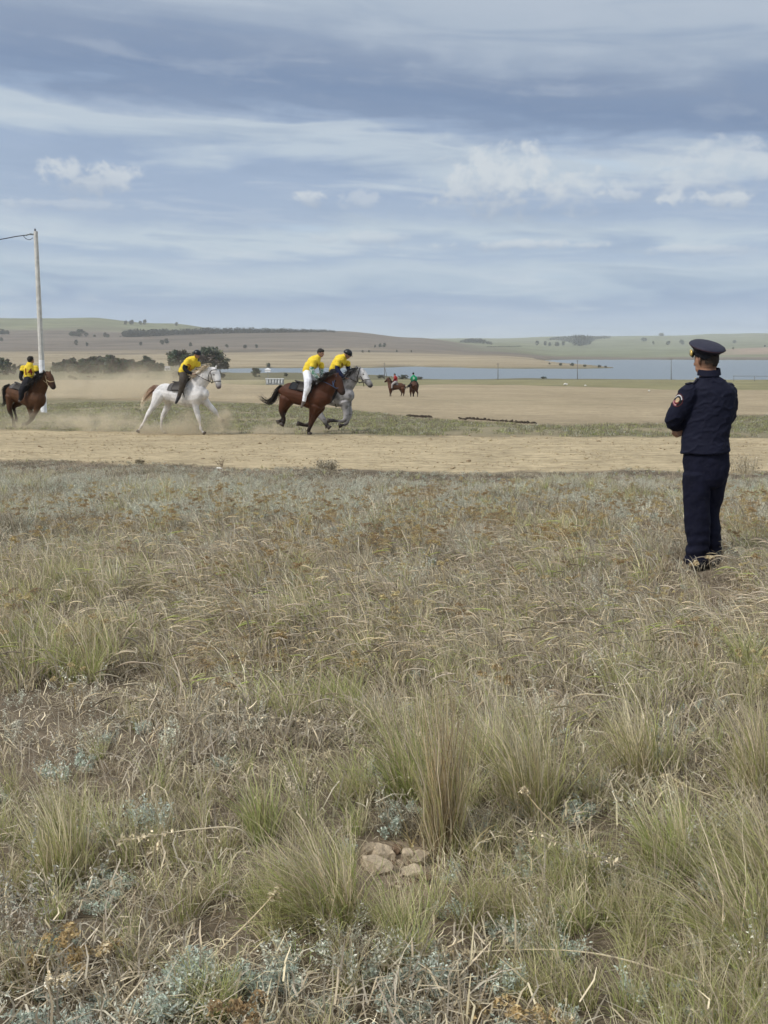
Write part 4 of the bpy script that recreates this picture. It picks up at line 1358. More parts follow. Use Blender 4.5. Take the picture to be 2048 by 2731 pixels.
    j.tube(st([(1891, 1010, 0, 28, .085), (1891, 1002, 0, 25, .078), (1890, 994, .0, 23.5, .072)]), 16, 2, lat=yaw, cap=.1)
    v, f, nr = fuse(j, .0075, 4)
    w = fbm(v[:, 0] * 7 + v[:, 2] * 6, v[:, 2] * 9 - v[:, 0] * 5 + v[:, 1] * 4, 3)
    rdg = 1 - np.abs(fbm(v[:, 0] * 5 - v[:, 2] * 9 + 7, v[:, 2] * 3.5 + v[:, 0] * 6 + v[:, 1] * 3, 3)) * 3.2
    v = v + nr * (w * .004 + np.clip(rdg, 0, 1) ** 2 * .007)[:, None]
    jk = part('jacket', v, f, navy, root, True)
    bvh = BVHTree.FromPolygons([tuple(p) for p in v], f)
    # collar stand
    cm = MB()
    a = np.linspace(.15 * math.pi, 1.95 * math.pi, 26)
    cc = tr(1891, 994, .0)
    x2, y2 = np.array((.93, -.36, 0)), yaw
    rows = [(*(cc + x2 * math.sin(t) * .075 + y2 * math.cos(t) * .072 + np.array((0, 0, .008 + .012 * math.cos(t)))), .021, .008) for t in a]
    rg = [(np.array(r[:3])) for r in rows]
    m2 = MB()
    n = len(rg); V = []
    for i, p in enumerate(rg):
        o = (p - cc); o[2] = 0; o /= np.linalg.norm(o)
        V += [p + (0, 0, .022) + o * .002, p + o * .012 - (0, 0, .024), p + o * .018 - (0, 0, .024), p + (0, 0, .024) + o * .010]
    Fq = []
    for i in range(n - 1):
        for s in range(4):
            Fq.append((i * 4 + s, i * 4 + (s + 1) % 4, (i + 1) * 4 + (s + 1) % 4, (i + 1) * 4 + s))
    Fq += [(0, 1, 2, 3), tuple((n - 1) * 4 + s for s in (3, 2, 1, 0))]
    part('collar', V, Fq, navy, jk, False)
    # shoulder straps
    for (p0, p1) in (((1862, 1012, -.0), (1832, 1030, .0)), ((1924, 1013, .02), (1953, 1033, .03))):
        A, B = tr(*p0), tr(*p1)
        d = B - A; L = np.linalg.norm(d); d /= L
        n2 = np.cross(d, yaw); n2 *= np.sign(n2[2]); wd = np.cross(n2, d)
        V = []
        for t in np.linspace(0, 1, 7):
            c0 = A + d * L * t
            h = bvh.ray_cast(Vector(c0 + n2 * .25), Vector(-n2))
            c0 = np.array(h[0]) if h[0] is not None else c0
            for s in (-1, 1):
                V += [c0 + wd * s * .024 + n2 * .002, c0 + wd * s * .024 + n2 * .012]
        Fq = []
        for i in range(6):
            o = i * 4
            Fq += [(o + 1, o + 3, o + 7, o + 5), (o, o + 1, o + 5, o + 4), (o + 2, o + 6, o + 7, o + 3), (o, o + 4, o + 6, o + 2)]
        Fq += [(0, 2, 3, 1), (24, 25, 27, 26)]
        sp = part('shoulder_strap', V, Fq, mat('shoulder_strap_cloth', (.03, .03, .05), .7, .15, 40), jk)
        bt = MB(); bt.ell(np.array(V[1]) * .5 + np.array(V[3]) * .5 + d * .015 + n2 * .002, (.007, .007, .005), n=8)
        part('button', bt.verts(), bt.f, gold, sp, True)
    # sleeve patch
    pc = tr(1809, 1068, -.02)
    outw = np.array((-.62, -.76, .18)); outw /= np.linalg.norm(outw)
    pu = np.array((.32, -.12, .94)); pu -= outw * (pu @ outw); pu /= np.linalg.norm(pu); pr = np.cross(pu, outw)
    def ring(r0, r1, a0, a1, off, n=28):
        V, Fq = [], []
        for t in np.linspace(math.radians(a0), math.radians(a1), n):
            for r in (r0, (r0 + r1) / 2, r1):
                p = pc + pr * math.cos(t) * r * .86 + pu * math.sin(t) * r
                h = bvh.ray_cast(Vector(p + outw * .2), Vector(-outw))
                p = np.array(h[0]) if h[0] is not None else p
                V.append(p + outw * off)
        for i in range(n - 1):
            for s in range(2):
                Fq.append((i * 3 + s, i * 3 + s + 1, (i + 1) * 3 + s + 1, (i + 1) * 3 + s))
        return V, Fq
    pm = lambda nme, c: mat(nme, c, .7, .08, 60)
    V, Fq = ring(0.0005, .052, 0, 360, .003)
    pt = part('sleeve_patch', V, Fq, pm('patch_black', (.006, .006, .009)), jk)
    for nme, (r0, r1, a0, a1), mt in (('patch_border', (.049, .054, 0, 360), pm('patch_dark_red', (.10, .02, .025))), ('patch_lettering_arc', (.036, .045, 20, 165), pm('patch_white', (.52, .52, .53))),
                                      ('patch_emblem', (.0005, .021, 0, 360), pm('patch_gold', (.42, .31, .19))), ('patch_emblem_wing', (.021, .030, 200, 330), pm('patch_deep_red', (.22, .03, .04))), ('patch_lower_arc', (.034, .046, 195, 285), pm('patch_pink', (.42, .2, .22)))):
        V, Fq = ring(r0, r1, a0, a1, .0055 if 'border' not in nme else .0045)
        part(nme, V, Fq, mt, pt)
    # ---- trousers
    t = MB()
    t.tube(st([(1882, 1196, .02, 56, .115), (1883, 1225, .03, 60, .125), (1883, 1250, .03, 59, .125), (1882, 1275, .03, 54, .115)]), 20, 3, lat=yaw)
    t.tube(st(ll), 16, 4, lat=yaw, cap=.15); t.tube(st(rl), 16, 4, lat=yaw, cap=.15)
    v, f, nr = fuse(t, .008, 4)
    zz = v[:, 2] - base[2]
    w = fbm(v[:, 0] * 7, v[:, 2] * 7 + v[:, 1] * 5, 3)
    lowf = sstep(.45, .05, zz)
    w2 = np.sin(v[:, 2] * 75 + fbm(v[:, 0] * 6, v[:, 1] * 6, 2) * 5) * lowf
    v = v + nr * (w * .012 + w2 * .007)[:, None]
    tro = part('trousers', v, f, navy2, root, True)
    # pocket edge
    m2 = MB(); m2.tube([(*tr(1829, 1222, -.09), .004), (*tr(1823, 1236, -.06), .004), (*tr(1827, 1248, -.08), .004)], 6, 3)
    part('pocket_edge', m2.verts(), m2.f, navy, tro, True)
    for (a0, a1) in (((1858, 1508, .03), (1838, 1500, .25)), ((1902, 1510, .10), (1890, 1502, .34))):
        m2 = MB(); A, B = tr(*a0), tr(*a1); A[2] = base[2] + .045; B[2] = base[2] + .03
        m2.tube([(*(A - (B - A) * .35), .045, .04), (*A, .05, .05), (*(A * .4 + B * .6), .036, .048), (*B, .025, .04)], 12, 3)
        v, f, nr = fuse(m2, .008, 2)
        part('shoe', v, f, mat('black_shoe', (.012, .011, .012), .35, .1), root, True)
    # ---- peaked cap
    C = tr(1886, 926, .0)
    n1 = np.array((.13, -.33, 1.0)); n1 /= np.linalg.norm(n1)
    fx = look - n1 * (look @ n1); fx /= np.linalg.norm(fx); fy = np.cross(n1, fx)
    def rings(rows, nseg=40):
        V, Fq = [], []
        for (cen, rf, rs) in rows:
            for a in np.linspace(0, 2 * math.pi, nseg, endpoint=False):
                V.append(cen + fx * math.cos(a) * rf + fy * math.sin(a) * rs)
        for i in range(len(rows) - 1):
            for s in range(nseg):
                Fq.append((i * nseg + s, i * nseg + (s + 1) % nseg, (i + 1) * nseg + (s + 1) % nseg, (i + 1) * nseg + s))
        Fq.append(tuple(range(nseg - 1, -1, -1))); Fq.append(tuple((len(rows) - 1) * nseg + s for s in range(nseg)))
        return V, Fq
    hb = hc + up * .022
    up2 = up * .7 + n1 * .3; up2 /= np.linalg.norm(up2)
    top = C
    rows = [(top - n1 * .034, .108, .100), (top - n1 * .010, .132, .127), (top + n1 * .0, .144, .140), (top + n1 * .008, .145, .141), (top + n1 * .016, .140, .136), (top + n1 * .027 + fx * .004, .118, .115), (top + n1 * .036 + fx * .010, .075, .073), (top + n1 * .040 + fx * .012, .03, .03)]
    V, Fq = rings(rows)
    cp = part('cap', V, Fq, capm, root, True)
    V, Fq = rings([(top + n1 * .0015, .1455, .1415), (top + n1 * .0045, .1475, .1435), (top + n1 * .0075, .1455, .1415)])
    part('piping', V, Fq, mat('cap_piping', (.035, .012, .018), .7, .1), cp, True)
    V, Fq = rings([(hb - up * .004, .109, .094), (hb + up * .012, .109, .094), (top - n1 * .03, .107, .098), (top - n1 * .02, .104, .097)])
    part('band', V, Fq, band, cp, True)
    vis = []
    for a in np.linspace(-1.15, 1.15, 15):
        d0 = fx * math.cos(a) * .108 + fy * math.sin(a) * .094
        d1 = fx * math.cos(a) * (.108 + .062 * math.cos(a) ** .7) + fy * math.sin(a) * .100
        vis += [hb + d0 + up * .004, hb + d1 - up * .030, hb + d1 - up * .026, hb + d0 + up * .009]
    Fq = []
    for i in range(14):
        for s in range(4):
            Fq.append((i * 4 + s, i * 4 + (s + 1) % 4, (i + 1) * 4 + (s + 1) % 4, (i + 1) * 4 + s))
    part('visor', vis, Fq, mat('glossy_visor', (.008, .008, .009), .15, 0), cp, True)
    m2 = MB(); bp = tr(1844, 942, .03); m2.ell(bp, (.013, .02, .026), n=12); m2.ell(bp + np.array((-.004, 0, .018)), (.010, .014, .012), n=10)
    part('badge', m2.verts(), m2.f, gold, cp, True)


build_officer()
# ------------------------------------------------------------------ grasses
PAL = dict(olive=[(.45, .47, .19), (.55, .545, .26), (.37, .395, .155)], green=[(0.25, 0.315, 0.10), (0.325, 0.375, 0.14), (0.425, 0.445, 0.19)],
           straw=[(0.630, 0.548, 0.385), (0.545, 0.465, 0.315), (0.700, 0.615, 0.450)], dusk=[(.23, .21, .145), (.29, .26, .185), (.20, .195, .12), (.33, .30, .225)], pink=[(0.64, 0.56, 0.435), (0.53, 0.455, 0.345), (0.73, 0.645, 0.51)],
           brown=[(0.335, 0.285, 0.20), (0.275, 0.23, 0.16), (0.41, 0.35, 0.25)], mauve=[(0.455, 0.41, 0.33), (0.38, 0.335, 0.27), (0.53, 0.48, 0.385)],
           worm=[(0.572, 0.572, 0.473), (0.484, 0.495, 0.396), (0.660, 0.660, 0.561)], ochre=[(0.50, 0.39, 0.205), (0.43, 0.32, 0.165), (0.36, 0.27, 0.15)], rust=[(0.50, 0.41, 0.23), (0.58, 0.485, 0.285), (0.41, 0.325, 0.18)], sage=[(.54, .60, .52), (.46, .53, .455), (.62, .67, .60)], white=[(0.800, 0.800, 0.770), (0.770, 0.748, 0.660)])


def pick(rng, names, n):
    cols = np.array([c for nm in names for c in PAL[nm]])
    return cols[rng.integers(len(cols), size=n)] * np.exp(rng.normal(0, .36, (n, 1))).clip(.35, 1.55)


def blades(rng, n, spread, L, tilt, droop, width, cols, wind=(0, 0), K=4, outward=.6, tips=None, zmin=.004):
    r = spread * np.sqrt(rng.uniform(0, 1, n)); a = rng.uniform(0, 2 * np.pi, n)
    p0 = np.stack([r * np.cos(a), r * np.sin(a), np.zeros(n)], -1)
    phi = np.where(rng.uniform(size=n) < outward, a + rng.normal(0, .5, n), rng.uniform(0, 2 * np.pi, n))
    h = np.stack([np.cos(phi), np.sin(phi), np.zeros(n)], -1)
    Ln = rng.uniform(*L, n); th0 = np.abs(rng.normal(0, tilt, n)); dr = rng.uniform(.4, 1.2, n) * droop
    wv = np.array((*wind, 0.0))
    pts = [p0]
    p = p0
    for k in range(K):
        t = (k + .5) / K
        th = np.minimum(th0 + dr * t ** 1.4, 2.3)
        d = h * np.sin(th)[:, None] + np.array((0, 0, 1.0)) * np.cos(th)[:, None] + wv * (t ** 1.2)
        d = d + rng.normal(0, .10, (n, 3))
        d /= np.linalg.norm(d, axis=1, keepdims=True)
        p = p + d * (Ln / K)[:, None]
        p = np.stack([p[:, 0], p[:, 1], np.maximum(p[:, 2], zmin)], -1)
        pts.append(p)
    P = np.stack(pts, 1)                                   # n, K+1, 3
    tw = rng.uniform(-1.2, 1.2, n)
    s = np.stack([-np.sin(phi + tw), np.cos(phi + tw), np.zeros(n)], -1)
    w = width * rng.uniform(.6, 1.4, n)[:, None] * (1 - np.linspace(0, 1, K + 1) ** 1.6 * .9)[None]
    V = np.stack([P + s[:, None] * w[..., None], P - s[:, None] * w[..., None]], 2)   # n,K+1,2,3
    idx = np.arange(n * (K + 1) * 2).reshape(n, K + 1, 2)
    Fq = np.stack([idx[:, :-1, 0], idx[:, 1:, 0], idx[:, 1:, 1], idx[:, :-1, 1]], -1).reshape(-1, 4)
    g = (np.linspace(0, 1, K + 1) ** 1.3)[None, :, None]
    C0 = cols[:, None] * (1 - g) + (cols if tips is None else tips)[:, None] * g
    C = np.repeat(C0[:, :, None], 2, 2)
    return V.reshape(-1, 3), Fq, C.reshape(-1, 3), P


def merge(parts):
    V, Fq, C, n = [], [], [], 0
    for v, f, c in parts:
        V.append(v); Fq.append(np.asarray(f) + n); C.append(c); n += len(v)
    return np.concatenate(V), np.concatenate(Fq), np.concatenate(C)


def quads_at(rng, P, size, cols, flat=0.0):
    """small leaf / bract faces at points"""
    n = len(P)
    u = rng.normal(size=(n, 3)); u[:, 2] *= (1 - flat); u /= np.linalg.norm(u, axis=1, keepdims=True)
    w = np.cross(u, rng.normal(size=(n, 3)) * np.array((1, 1, 1 - flat)) + np.array((0, 0, .4 * flat))); w /= np.linalg.norm(w, axis=1, keepdims=True) + 1e-9
    s = (size * rng.uniform(.6, 1.4, n))[:, None]
    V = np.stack([P - u * s, P + w * s * .38, P + u * s, P - w * s * .38], 1)
    return V.reshape(-1, 3), np.arange(n * 4).reshape(n, 4), np.repeat(cols, 4, 0)


def seed_clump(rng, n=24, L=(.2, .36), wind=(-.9, .1), pal=('pink', 'straw'), fat=1.0):
    v1 = blades(rng, n, .10, L, .45, 1.4, .0026, pick(rng, pal, n), wind, 6, .25)
    tip = v1[3][:, -1]; pre = v1[3][:, -2]
    d = tip - pre; d /= np.linalg.norm(d, axis=1, keepdims=True)
    hl = rng.uniform(.08, .15, n)[:, None]
    hl = hl * (rng.uniform(size=(n, 1)) < .42)
    cols = pick(rng, pal, n)
    Vs, Fs, Cs = [], [], []
    # spindle heads: three-sided, drooping
    side = np.cross(d, (0, 0, 1.0)); side /= np.linalg.norm(side, axis=1, keepdims=True) + 1e-9
    upv = np.cross(side, d)
    K = 5
    rings = []
    p = tip - d * .01
    dd = d
    for k in range(K + 1):
        t = k / K
        r = .0036 * fat * (math.sin(math.pi * min(t * .9 + .08, 1)) ** .7)
        rings.append(np.stack([p + (side * math.cos(q) + upv * math.sin(q)) * r for q in (0, 2.1, 4.2)], 1))
        dd = dd + np.array((-.10, 0, -.34)) * (t + .15); dd /= np.linalg.norm(dd, axis=1, keepdims=True)
        p = p + dd * hl / K
    R = np.stack(rings, 1)                                 # n,K+1,3,3
    idx = np.arange(n * (K + 1) * 3).reshape(n, K + 1, 3)
    f = [np.stack([idx[:, :-1, a], idx[:, :-1, (a + 1) % 3], idx[:, 1:, (a + 1) % 3], idx[:, 1:, a]], -1).reshape(-1, 4) for a in range(3)]
    hv = (R.reshape(-1, 3), np.concatenate(f), np.repeat(cols, (K + 1) * 3, 0))
    lv = blades(rng, n, .12, (.10, .24), .5, 1.2, .0024, pick(rng, ('olive', 'mauve', 'straw', 'brown'), n), (wind[0] * .6, wind[1]), 4, .4)
    return merge([v1[:3], hv, lv[:3]])


def worm_clump(rng, n=9, H=(.08, .17), pal=('worm',), leaves=44, spread=.06, lsize=.0058):
    st = blades(rng, n, spread, H, .35, .35, .0013, pick(rng, ('mauve', 'worm'), n), (-.15, 0), 5, .7)
    P = st[3]
    q = []
    for _ in range(leaves):
        t = rng.uniform(.1, 1, n) ** .6 * (P.shape[1] - 1 - 1e-6)
        i = t.astype(int); fr = (t - i)[:, None]
        q.append(P[np.arange(n), i] * (1 - fr) + P[np.arange(n), i + 1] * fr + rng.normal(0, .0085, (n, 3)))
    q = np.concatenate(q); q[:, 2] = np.maximum(q[:, 2], .004)
    lv = quads_at(rng, q, lsize, pick(rng, pal, len(q)))
    return merge([st[:3], lv])


def litter_clump(rng, n=36, r=.14, pal=('brown', 'mauve', 'straw'), h=.05):
    p = np.stack([rng.normal(0, r * .6, n), rng.normal(0, r * .6, n), rng.uniform(.0, h, n)], -1)
    a = rng.uniform(0, 2 * np.pi, n); el = rng.normal(.15, .4, n)
    d = np.stack([np.cos(a) * np.cos(el), np.sin(a) * np.cos(el), np.sin(el)], -1) * rng.uniform(.03, .10, n)[:, None]
    s = np.cross(d, (0, 0, 1.0)); s /= np.linalg.norm(s, axis=1, keepdims=True) + 1e-9; s *= .0019
    mid = p + d * .5 + np.array((0, 0, .01)) + rng.normal(0, .006, (n, 3))
    end = p + d; end[:, 2] = np.maximum(end[:, 2], .003)
    V = np.stack([p + s, p - s, mid + s, mid - s, end + s * .4, end - s * .4], 1)
    i = np.arange(n * 6).reshape(n, 6)
    Fq = np.concatenate([i[:, [0, 2, 3, 1]], i[:, [2, 4, 5, 3]]])
    tw = blades(rng, n // 2, r, (.05, .14), .55, .5, .0019, pick(rng, pal, n // 2), (-.2, 0), 3, .2)
    return merge([(V.reshape(-1, 3), Fq, np.repeat(pick(rng, pal, n), 6, 0)), tw[:3]])


def umbel_clump(rng, n=4, H=(.16, .30), pal=('ochre',), R=.032, per=46):
    st = blades(rng, n, .07, H, .18, .25, .0022, pick(rng, ('brown', 'ochre'), n), (-.12, 0), 4, .5)
    q = []
    tips = st[3][:, -1]
    for t in tips:
        for _ in range(3):
            c = t + np.array((rng.normal(0, R * .8), rng.normal(0, R * .8), rng.normal(0, .008)))
            rr = R * rng.uniform(.5, .9)
            a, r = rng.uniform(0, 2 * np.pi, per), rr * np.sqrt(rng.uniform(0, 1, per))
            q.append(np.stack([c[0] + r * np.cos(a), c[1] + r * np.sin(a), c[2] + .010 - (r / rr) ** 2 * .012 + rng.normal(0, .003, per)], -1))
    q = np.concatenate(q)
    return merge([st[:3], quads_at(rng, q, .0062, pick(rng, pal, len(q)), .3)])


M_GRASS = mat('grass_blades', attr=True, rough=.75, var=0, spec=.2, transl=.5, rnd=.5)
M_DRY = mat('dry_stems', attr=True, rough=.8, var=0, spec=.15, transl=.32, rnd=.5)
M_WORM = mat('wormwood_leaves', attr=True, rough=.85, var=0, spec=.1, transl=.3, rnd=.4)
M_PLANT = mat('plant_parts', attr=True, rough=.8, var=0, spec=.15, transl=.3)


def scatter(name, label, cat, sources, material, pts, rots, scl, idx):
    """one stuff object: clumps instanced on points"""
    col = bpy.data.collections.new(name + '_clumps')
    for i, (v, f, c) in enumerate(sources):
        me = make_mesh('%s_clump_%02d' % (name, i), v, f, material, False, c)
        col.objects.link(bpy.data.objects.new('%s_clump_%02d' % (name, i), me))
    me = bpy.data.meshes.new(name)
    me.vertices.add(len(pts)); me.vertices.foreach_set('co', np.asarray(pts, np.float32).ravel())
    a = me.attributes.new('rot', 'FLOAT_VECTOR', 'POINT'); a.data.foreach_set('vector', np.asarray(rots, np.float32).ravel())
    a = me.attributes.new('scl', 'FLOAT_VECTOR', 'POINT'); a.data.foreach_set('vector', np.asarray(scl, np.float32).ravel())
    a = me.attributes.new('pick', 'INT', 'POINT'); a.data.foreach_set('value', np.asarray(idx, np.int32))
    me.materials.append(material)
    o = bpy.data.objects.new(name, me); COL.objects.link(o)
    set_props(o, label, cat, kind='stuff')
    ng = bpy.data.node_groups.new(name, 'GeometryNodeTree')
    ng.interface.new_socket('Geometry', in_out='INPUT', socket_type='NodeSocketGeometry')
    ng.interface.new_socket('Geometry', in_out='OUTPUT', socket_type='NodeSocketGeometry')
    gi, go = ng.nodes.new('NodeGroupInput'), ng.nodes.new('NodeGroupOutput')
    ci = ng.nodes.new('GeometryNodeCollectionInfo'); ci.inputs['Collection'].default_value = col
    ci.inputs['Separate Children'].default_value = True; ci.inputs['Reset Children'].default_value = True
    ip = ng.nodes.new('GeometryNodeInstanceOnPoints'); ip.inputs['Pick Instance'].default_value = True
    def named(n, t):
        x = ng.nodes.new('GeometryNodeInputNamedAttribute'); x.data_type = t; x.inputs['Name'].default_value = n
        return next(s for s in x.outputs if s.enabled and s.name == 'Attribute')
    ng.links.new(gi.outputs[0], ip.inputs['Points'])
    ng.links.new(ci.outputs[0], ip.inputs['Instance'])
    ng.links.new(named('pick', 'INT'), ip.inputs['Instance Index'])
    ng.links.new(named('rot', 'FLOAT_VECTOR'), ip.inputs['Rotation'])
    ng.links.new(named('scl', 'FLOAT_VECTOR'), ip.inputs['Scale'])
    ng.links.new(ip.outputs[0], go.inputs[0])
    md = o.modifiers.new('clumps', 'NODES'); md.node_group = ng
    return o


def field_points(rng, density, weight, y0=1.7, y1=24.0, margin=1.3):
    """random points on the ground in front of the camera, thinned by weight(x, y, px, py)"""
    hw = lambda y: .36 * y + margin
    area = .36 * (y1 ** 2 - y0 ** 2) + 2 * margin * (y1 - y0)
    n = int(area * density)
    y = rng.uniform(y0, y1, n * 4); x = rng.uniform(-1, 1, n * 4) * hw(y1)
    m = np.abs(x) < hw(y)
    x, y = x[m], y[m]
    # thin to the requested density
    full = (y1 - y0) * 2 * hw(y1)
    k = min(1.0, density * full / (n * 4))
    m = rng.uniform(size=len(x)) < k
    x, y = x[m], y[m]
    z = T(x, y)
    px, py = proj(np.stack([x, y, z], -1))
    w = weight(x, y, px, py)
    w = w * np.where(((px - 1050) / 125) ** 2 + ((py - 2360) / 100) ** 2 < 1, .06, 1)
    w = w * np.where(((px - 1872) / 105) ** 2 + ((py - 1570) / 78) ** 2 < 1, .38, 1)
    m = rng.uniform(size=len(x)) < w
    return np.stack([x[m], y[m], z[m]], -1)


def inst(rng, pts, nvar, smin=.75, smax=1.3, spin=2 * math.pi, lean=.06):
    n = len(pts)
    rot = np.stack([rng.normal(0, lean, n), rng.normal(0, lean, n), rng.uniform(-.5, .5, n) * spin], -1)
    s = rng.uniform(smin, smax, n)
    return rot, np.stack([s, s, s * rng.uniform(.85, 1.15, n)], -1), rng.integers(nvar, size=n)


def tri(v, pts):
    return np.interp(v, [p[0] for p in pts], [p[1] for p in pts])


def edge_scale(pts):
    """growth gets short towards the trodden edge of the track"""
    qx, qy = proj(pts)
    low = np.where(((qx - 1872) / 120) ** 2 + ((qy - 1585) / 95) ** 2 < 1, .58, 1.0)
    return np.interp(E_GRASS(pts[:, 0]) - pts[:, 1], [0, 1.0, 6.0], [.30, .40, 1.0]) * low


def build_grass():
    rng = np.random.default_rng(21)
    ed = lambda x, y: (y < E_GRASS(x) + fbm(x * .8, y * .8 + 30, 3) * .9)
    # ---- 1 fine bunch grass
    def bunch(n, sp, L, tilt, droop, wd, pal, tp, wind):
        return blades(rng, n, sp, L, tilt, droop, wd, pick(rng, pal, n), (wind, rng.normal(0, .15)), 5, .6, tips=pick(rng, tp, n))[:3]
    src = []
    for wd, k in ((.0013, 1.0), (.0030, .48)):               # near clumps, then coarser clumps for farther off
        src += [bunch(int(64 * k), .035, (.08, .24), .40, 1.2, wd, ('olive', 'olive', 'straw'), ('straw', 'olive'), -.45) for _ in range(4)]
        src += [merge([bunch(int(70 * k), .045, (.10, .28), .35, 1.3, wd, ('green', 'olive'), ('olive', 'straw'), -.5), bunch(int(22 * k), .04, (.2, .36), .3, 1.0, wd, ('straw',), ('straw',), -.5)]) for _ in range(4)]
        src += [bunch(int(54 * k), .06, (.05, .16), .65, 1.3, wd, ('straw', 'mauve', 'brown'), ('straw', 'mauve'), -.3) for _ in range(4)]
    src += [bunch(30, .06, (.06, .20), .55, 1.1, .0032, ('dusk',), ('dusk', 'mauve'), -.35) for _ in range(4)]
    def w(x, y, px, py):
        a = tri(py, [(1200, .55), (1285, .5), (1330, .36), (1385, .55), (1440, .65), (1550, .40), (1850, .52), (2200, .48), (2400, .42), (2731, .40), (3000, .4)])
        nz = fbm(x * .9, y * .7, 3)
        side = np.where(py > 1480, sstep(700, 200, px) * .25 * (py < 1850) + sstep(850, 1300, px) * .3 * (py > 1850), 0)
        return np.clip((a + side) * (1 + nz * 2.6), 0.02, 1) * ed(x, y)
    pts = field_points(rng, 95, w)
    r, s, i = inst(rng, pts, 12, spin=1.6)
    gz = fbm(pts[:, 0] * .55 + 70, pts[:, 1] * .5, 3)
    gx, gy = proj(pts)
    lush = .28 * sstep(650, 1100, gx) * sstep(1830, 2000, gy) + .22 * sstep(500, 150, gx) * sstep(1900, 1800, gy) * sstep(1480, 1560, gy)
    i = np.where(rng.uniform(size=len(i)) < .45 + gz * 1.4 + lush, np.where(rng.uniform(size=len(i)) < lush * 1.6, 4 + i % 4, i), 8 + i % 4)
    s *= (np.interp(pts[:, 1], [3.5, 6], [.78, 1.0]) * edge_scale(pts))[:, None]
    i = i + 12 * (pts[:, 1] > 5.0 + rng.normal(0, .6, len(i)))
    gx, gy = proj(pts)
    dz_ = tri(gy, [(1200, .9), (1275, .85), (1310, .5), (1380, .6), (1430, .8), (1490, .55), (1560, .25), (1900, .15), (2000, .05)]) * (1 - .25 * sstep(1100, 1700, gx))
    i = np.where(rng.uniform(size=len(i)) < dz_ + .5 * fbm(pts[:, 0] * .5 + 5, pts[:, 1] * .4 + 9, 2) * (dz_ > .1), 24 + i % 4, i)
    scatter('grass', 'fine olive and straw coloured bunch grass covering the foreground steppe', 'grass', src, M_GRASS, pts, r, s, i)
    # ---- 2 nodding seed grass
    src = [seed_clump(rng, 24, (.16, .32), (-1.25, rng.normal(0, .2)), [('pink', 'mauve', 'straw', 'brown'), ('pink', 'mauve', 'olive'), ('pink', 'brown', 'mauve')][k % 3]) for k in range(7)]
    def w(x, y, px, py):
        a = tri(py, [(1400, 0), (1460, .15), (1530, .55), (1610, .9), (1780, .8), (1880, .3), (1980, .08), (2100, .02), (2731, .0)])
        nz = fbm(x * .7 + 9, y * .55, 3)
        lf = 1 - .45 * sstep(450, 100, px)
        hole = 1 - .9 * sstep(.02, .26, fbm(x * .9 + 3, y * .8 + 70, 3))
        off = 1 - .6 * (np.hypot((px - 1875) / 130, (py - 1590) / 100) < 1)
        return np.clip(a * lf * (1 + nz * 1.3) * hole * off, 0, 1) * ed(x, y)
    pts = field_points(rng, 80, w, 3.5, 16)
    r, s, i = inst(rng, pts, 7, .65, 1.3, 1.0, .10)
    s *= edge_scale(pts)[:, None]
    scatter('seed_head_grass', 'pinkish nodding seed grass bent over by wind in the middle foreground', 'grass', src, M_DRY, pts, r, s, i)
    # ---- 3 wormwood
    src = [worm_clump(rng, 9, (.07, .16)) for _ in range(4)] + [worm_clump(rng, 7, (.03, .085), ('sage',), leaves=60, spread=.045, lsize=.0066) for _ in range(3)] + [worm_clump(rng, 8, (.14, .26), ('worm', 'mauve'), 70, .05) for _ in range(2)]
    def w(x, y, px, py):
        a = tri(py, [(1215, .08), (1250, .18), (1280, .45), (1305, .85), (1370, .7), (1400, .35), (1460, .16), (1600, .13), (1850, .14), (2100, .26), (2350, .50), (2731, .72)])
        lr = np.where(py < 1470, 1 - .55 * sstep(700, 1500, px), np.where(py > 1850, 1 - .35 * sstep(700, 1300, px), 1))
        nz = fbm(x * .8 + 19, y * .6 + 4, 3)
        return np.clip(a * lr * (1 + nz * 1.9), 0, 1) * ed(x, y)
    pts = field_points(rng, 80, w)
    r, s, i = inst(rng, pts, 9, .7, 1.25)
    s *= (np.interp(pts[:, 1], [5, 9], [.85, 1.1]) * edge_scale(pts))[:, None]
    i = np.where((pts[:, 1] < 4.6) & (rng.uniform(size=len(i)) < .7), 4 + i % 3, i)
    i = np.where((i >= 7) & (pts[:, 1] > 6) & (rng.uniform(size=len(i)) < .8), i - 6, i)
    scatter('wormwood_foliage', 'grey green wormwood sprigs spread between the grasses', 'wormwood', src, M_WORM, pts, r, s, i)
    # ---- 4 litter
    src = [litter_clump(rng, 36, .14, [('brown', 'mauve'), ('brown', 'straw', 'mauve'), ('mauve', 'straw')][k % 3], .04 if k % 2 else .07) for k in range(7)]
    def w(x, y, px, py):
        a = tri(py, [(1215, 1.0), (1280, 1.0), (1320, .55), (1400, .8), (1500, .7), (1850, .75), (2731, .85)])
        return np.clip(a * (1 + 1.5 * fbm(x * .8 + 33, y * .8, 3)), 0, 1) * ed(x, y)
    pts = field_points(rng, 62, w)
    r, s, i = inst(rng, pts, 7, .8, 1.5)
    bx_, by_ = proj(pts)
    s *= np.where(((bx_ - 1050) / 220) ** 2 + ((by_ - 2370) / 180) ** 2 < 1, .5, 1)[:, None]
    s *= edge_scale(pts)[:, None]
    scatter('plant_litter', 'dead brown stems and leaf litter lying between the grass clumps', 'litter', src, M_DRY, pts, r, s, i)
    # ---- 5 dried flower heads
    src = [umbel_clump(rng, 4, (.14, .28), [('ochre',), ('brown', 'ochre'), ('rust',)][k % 3], .026) for k in range(6)]
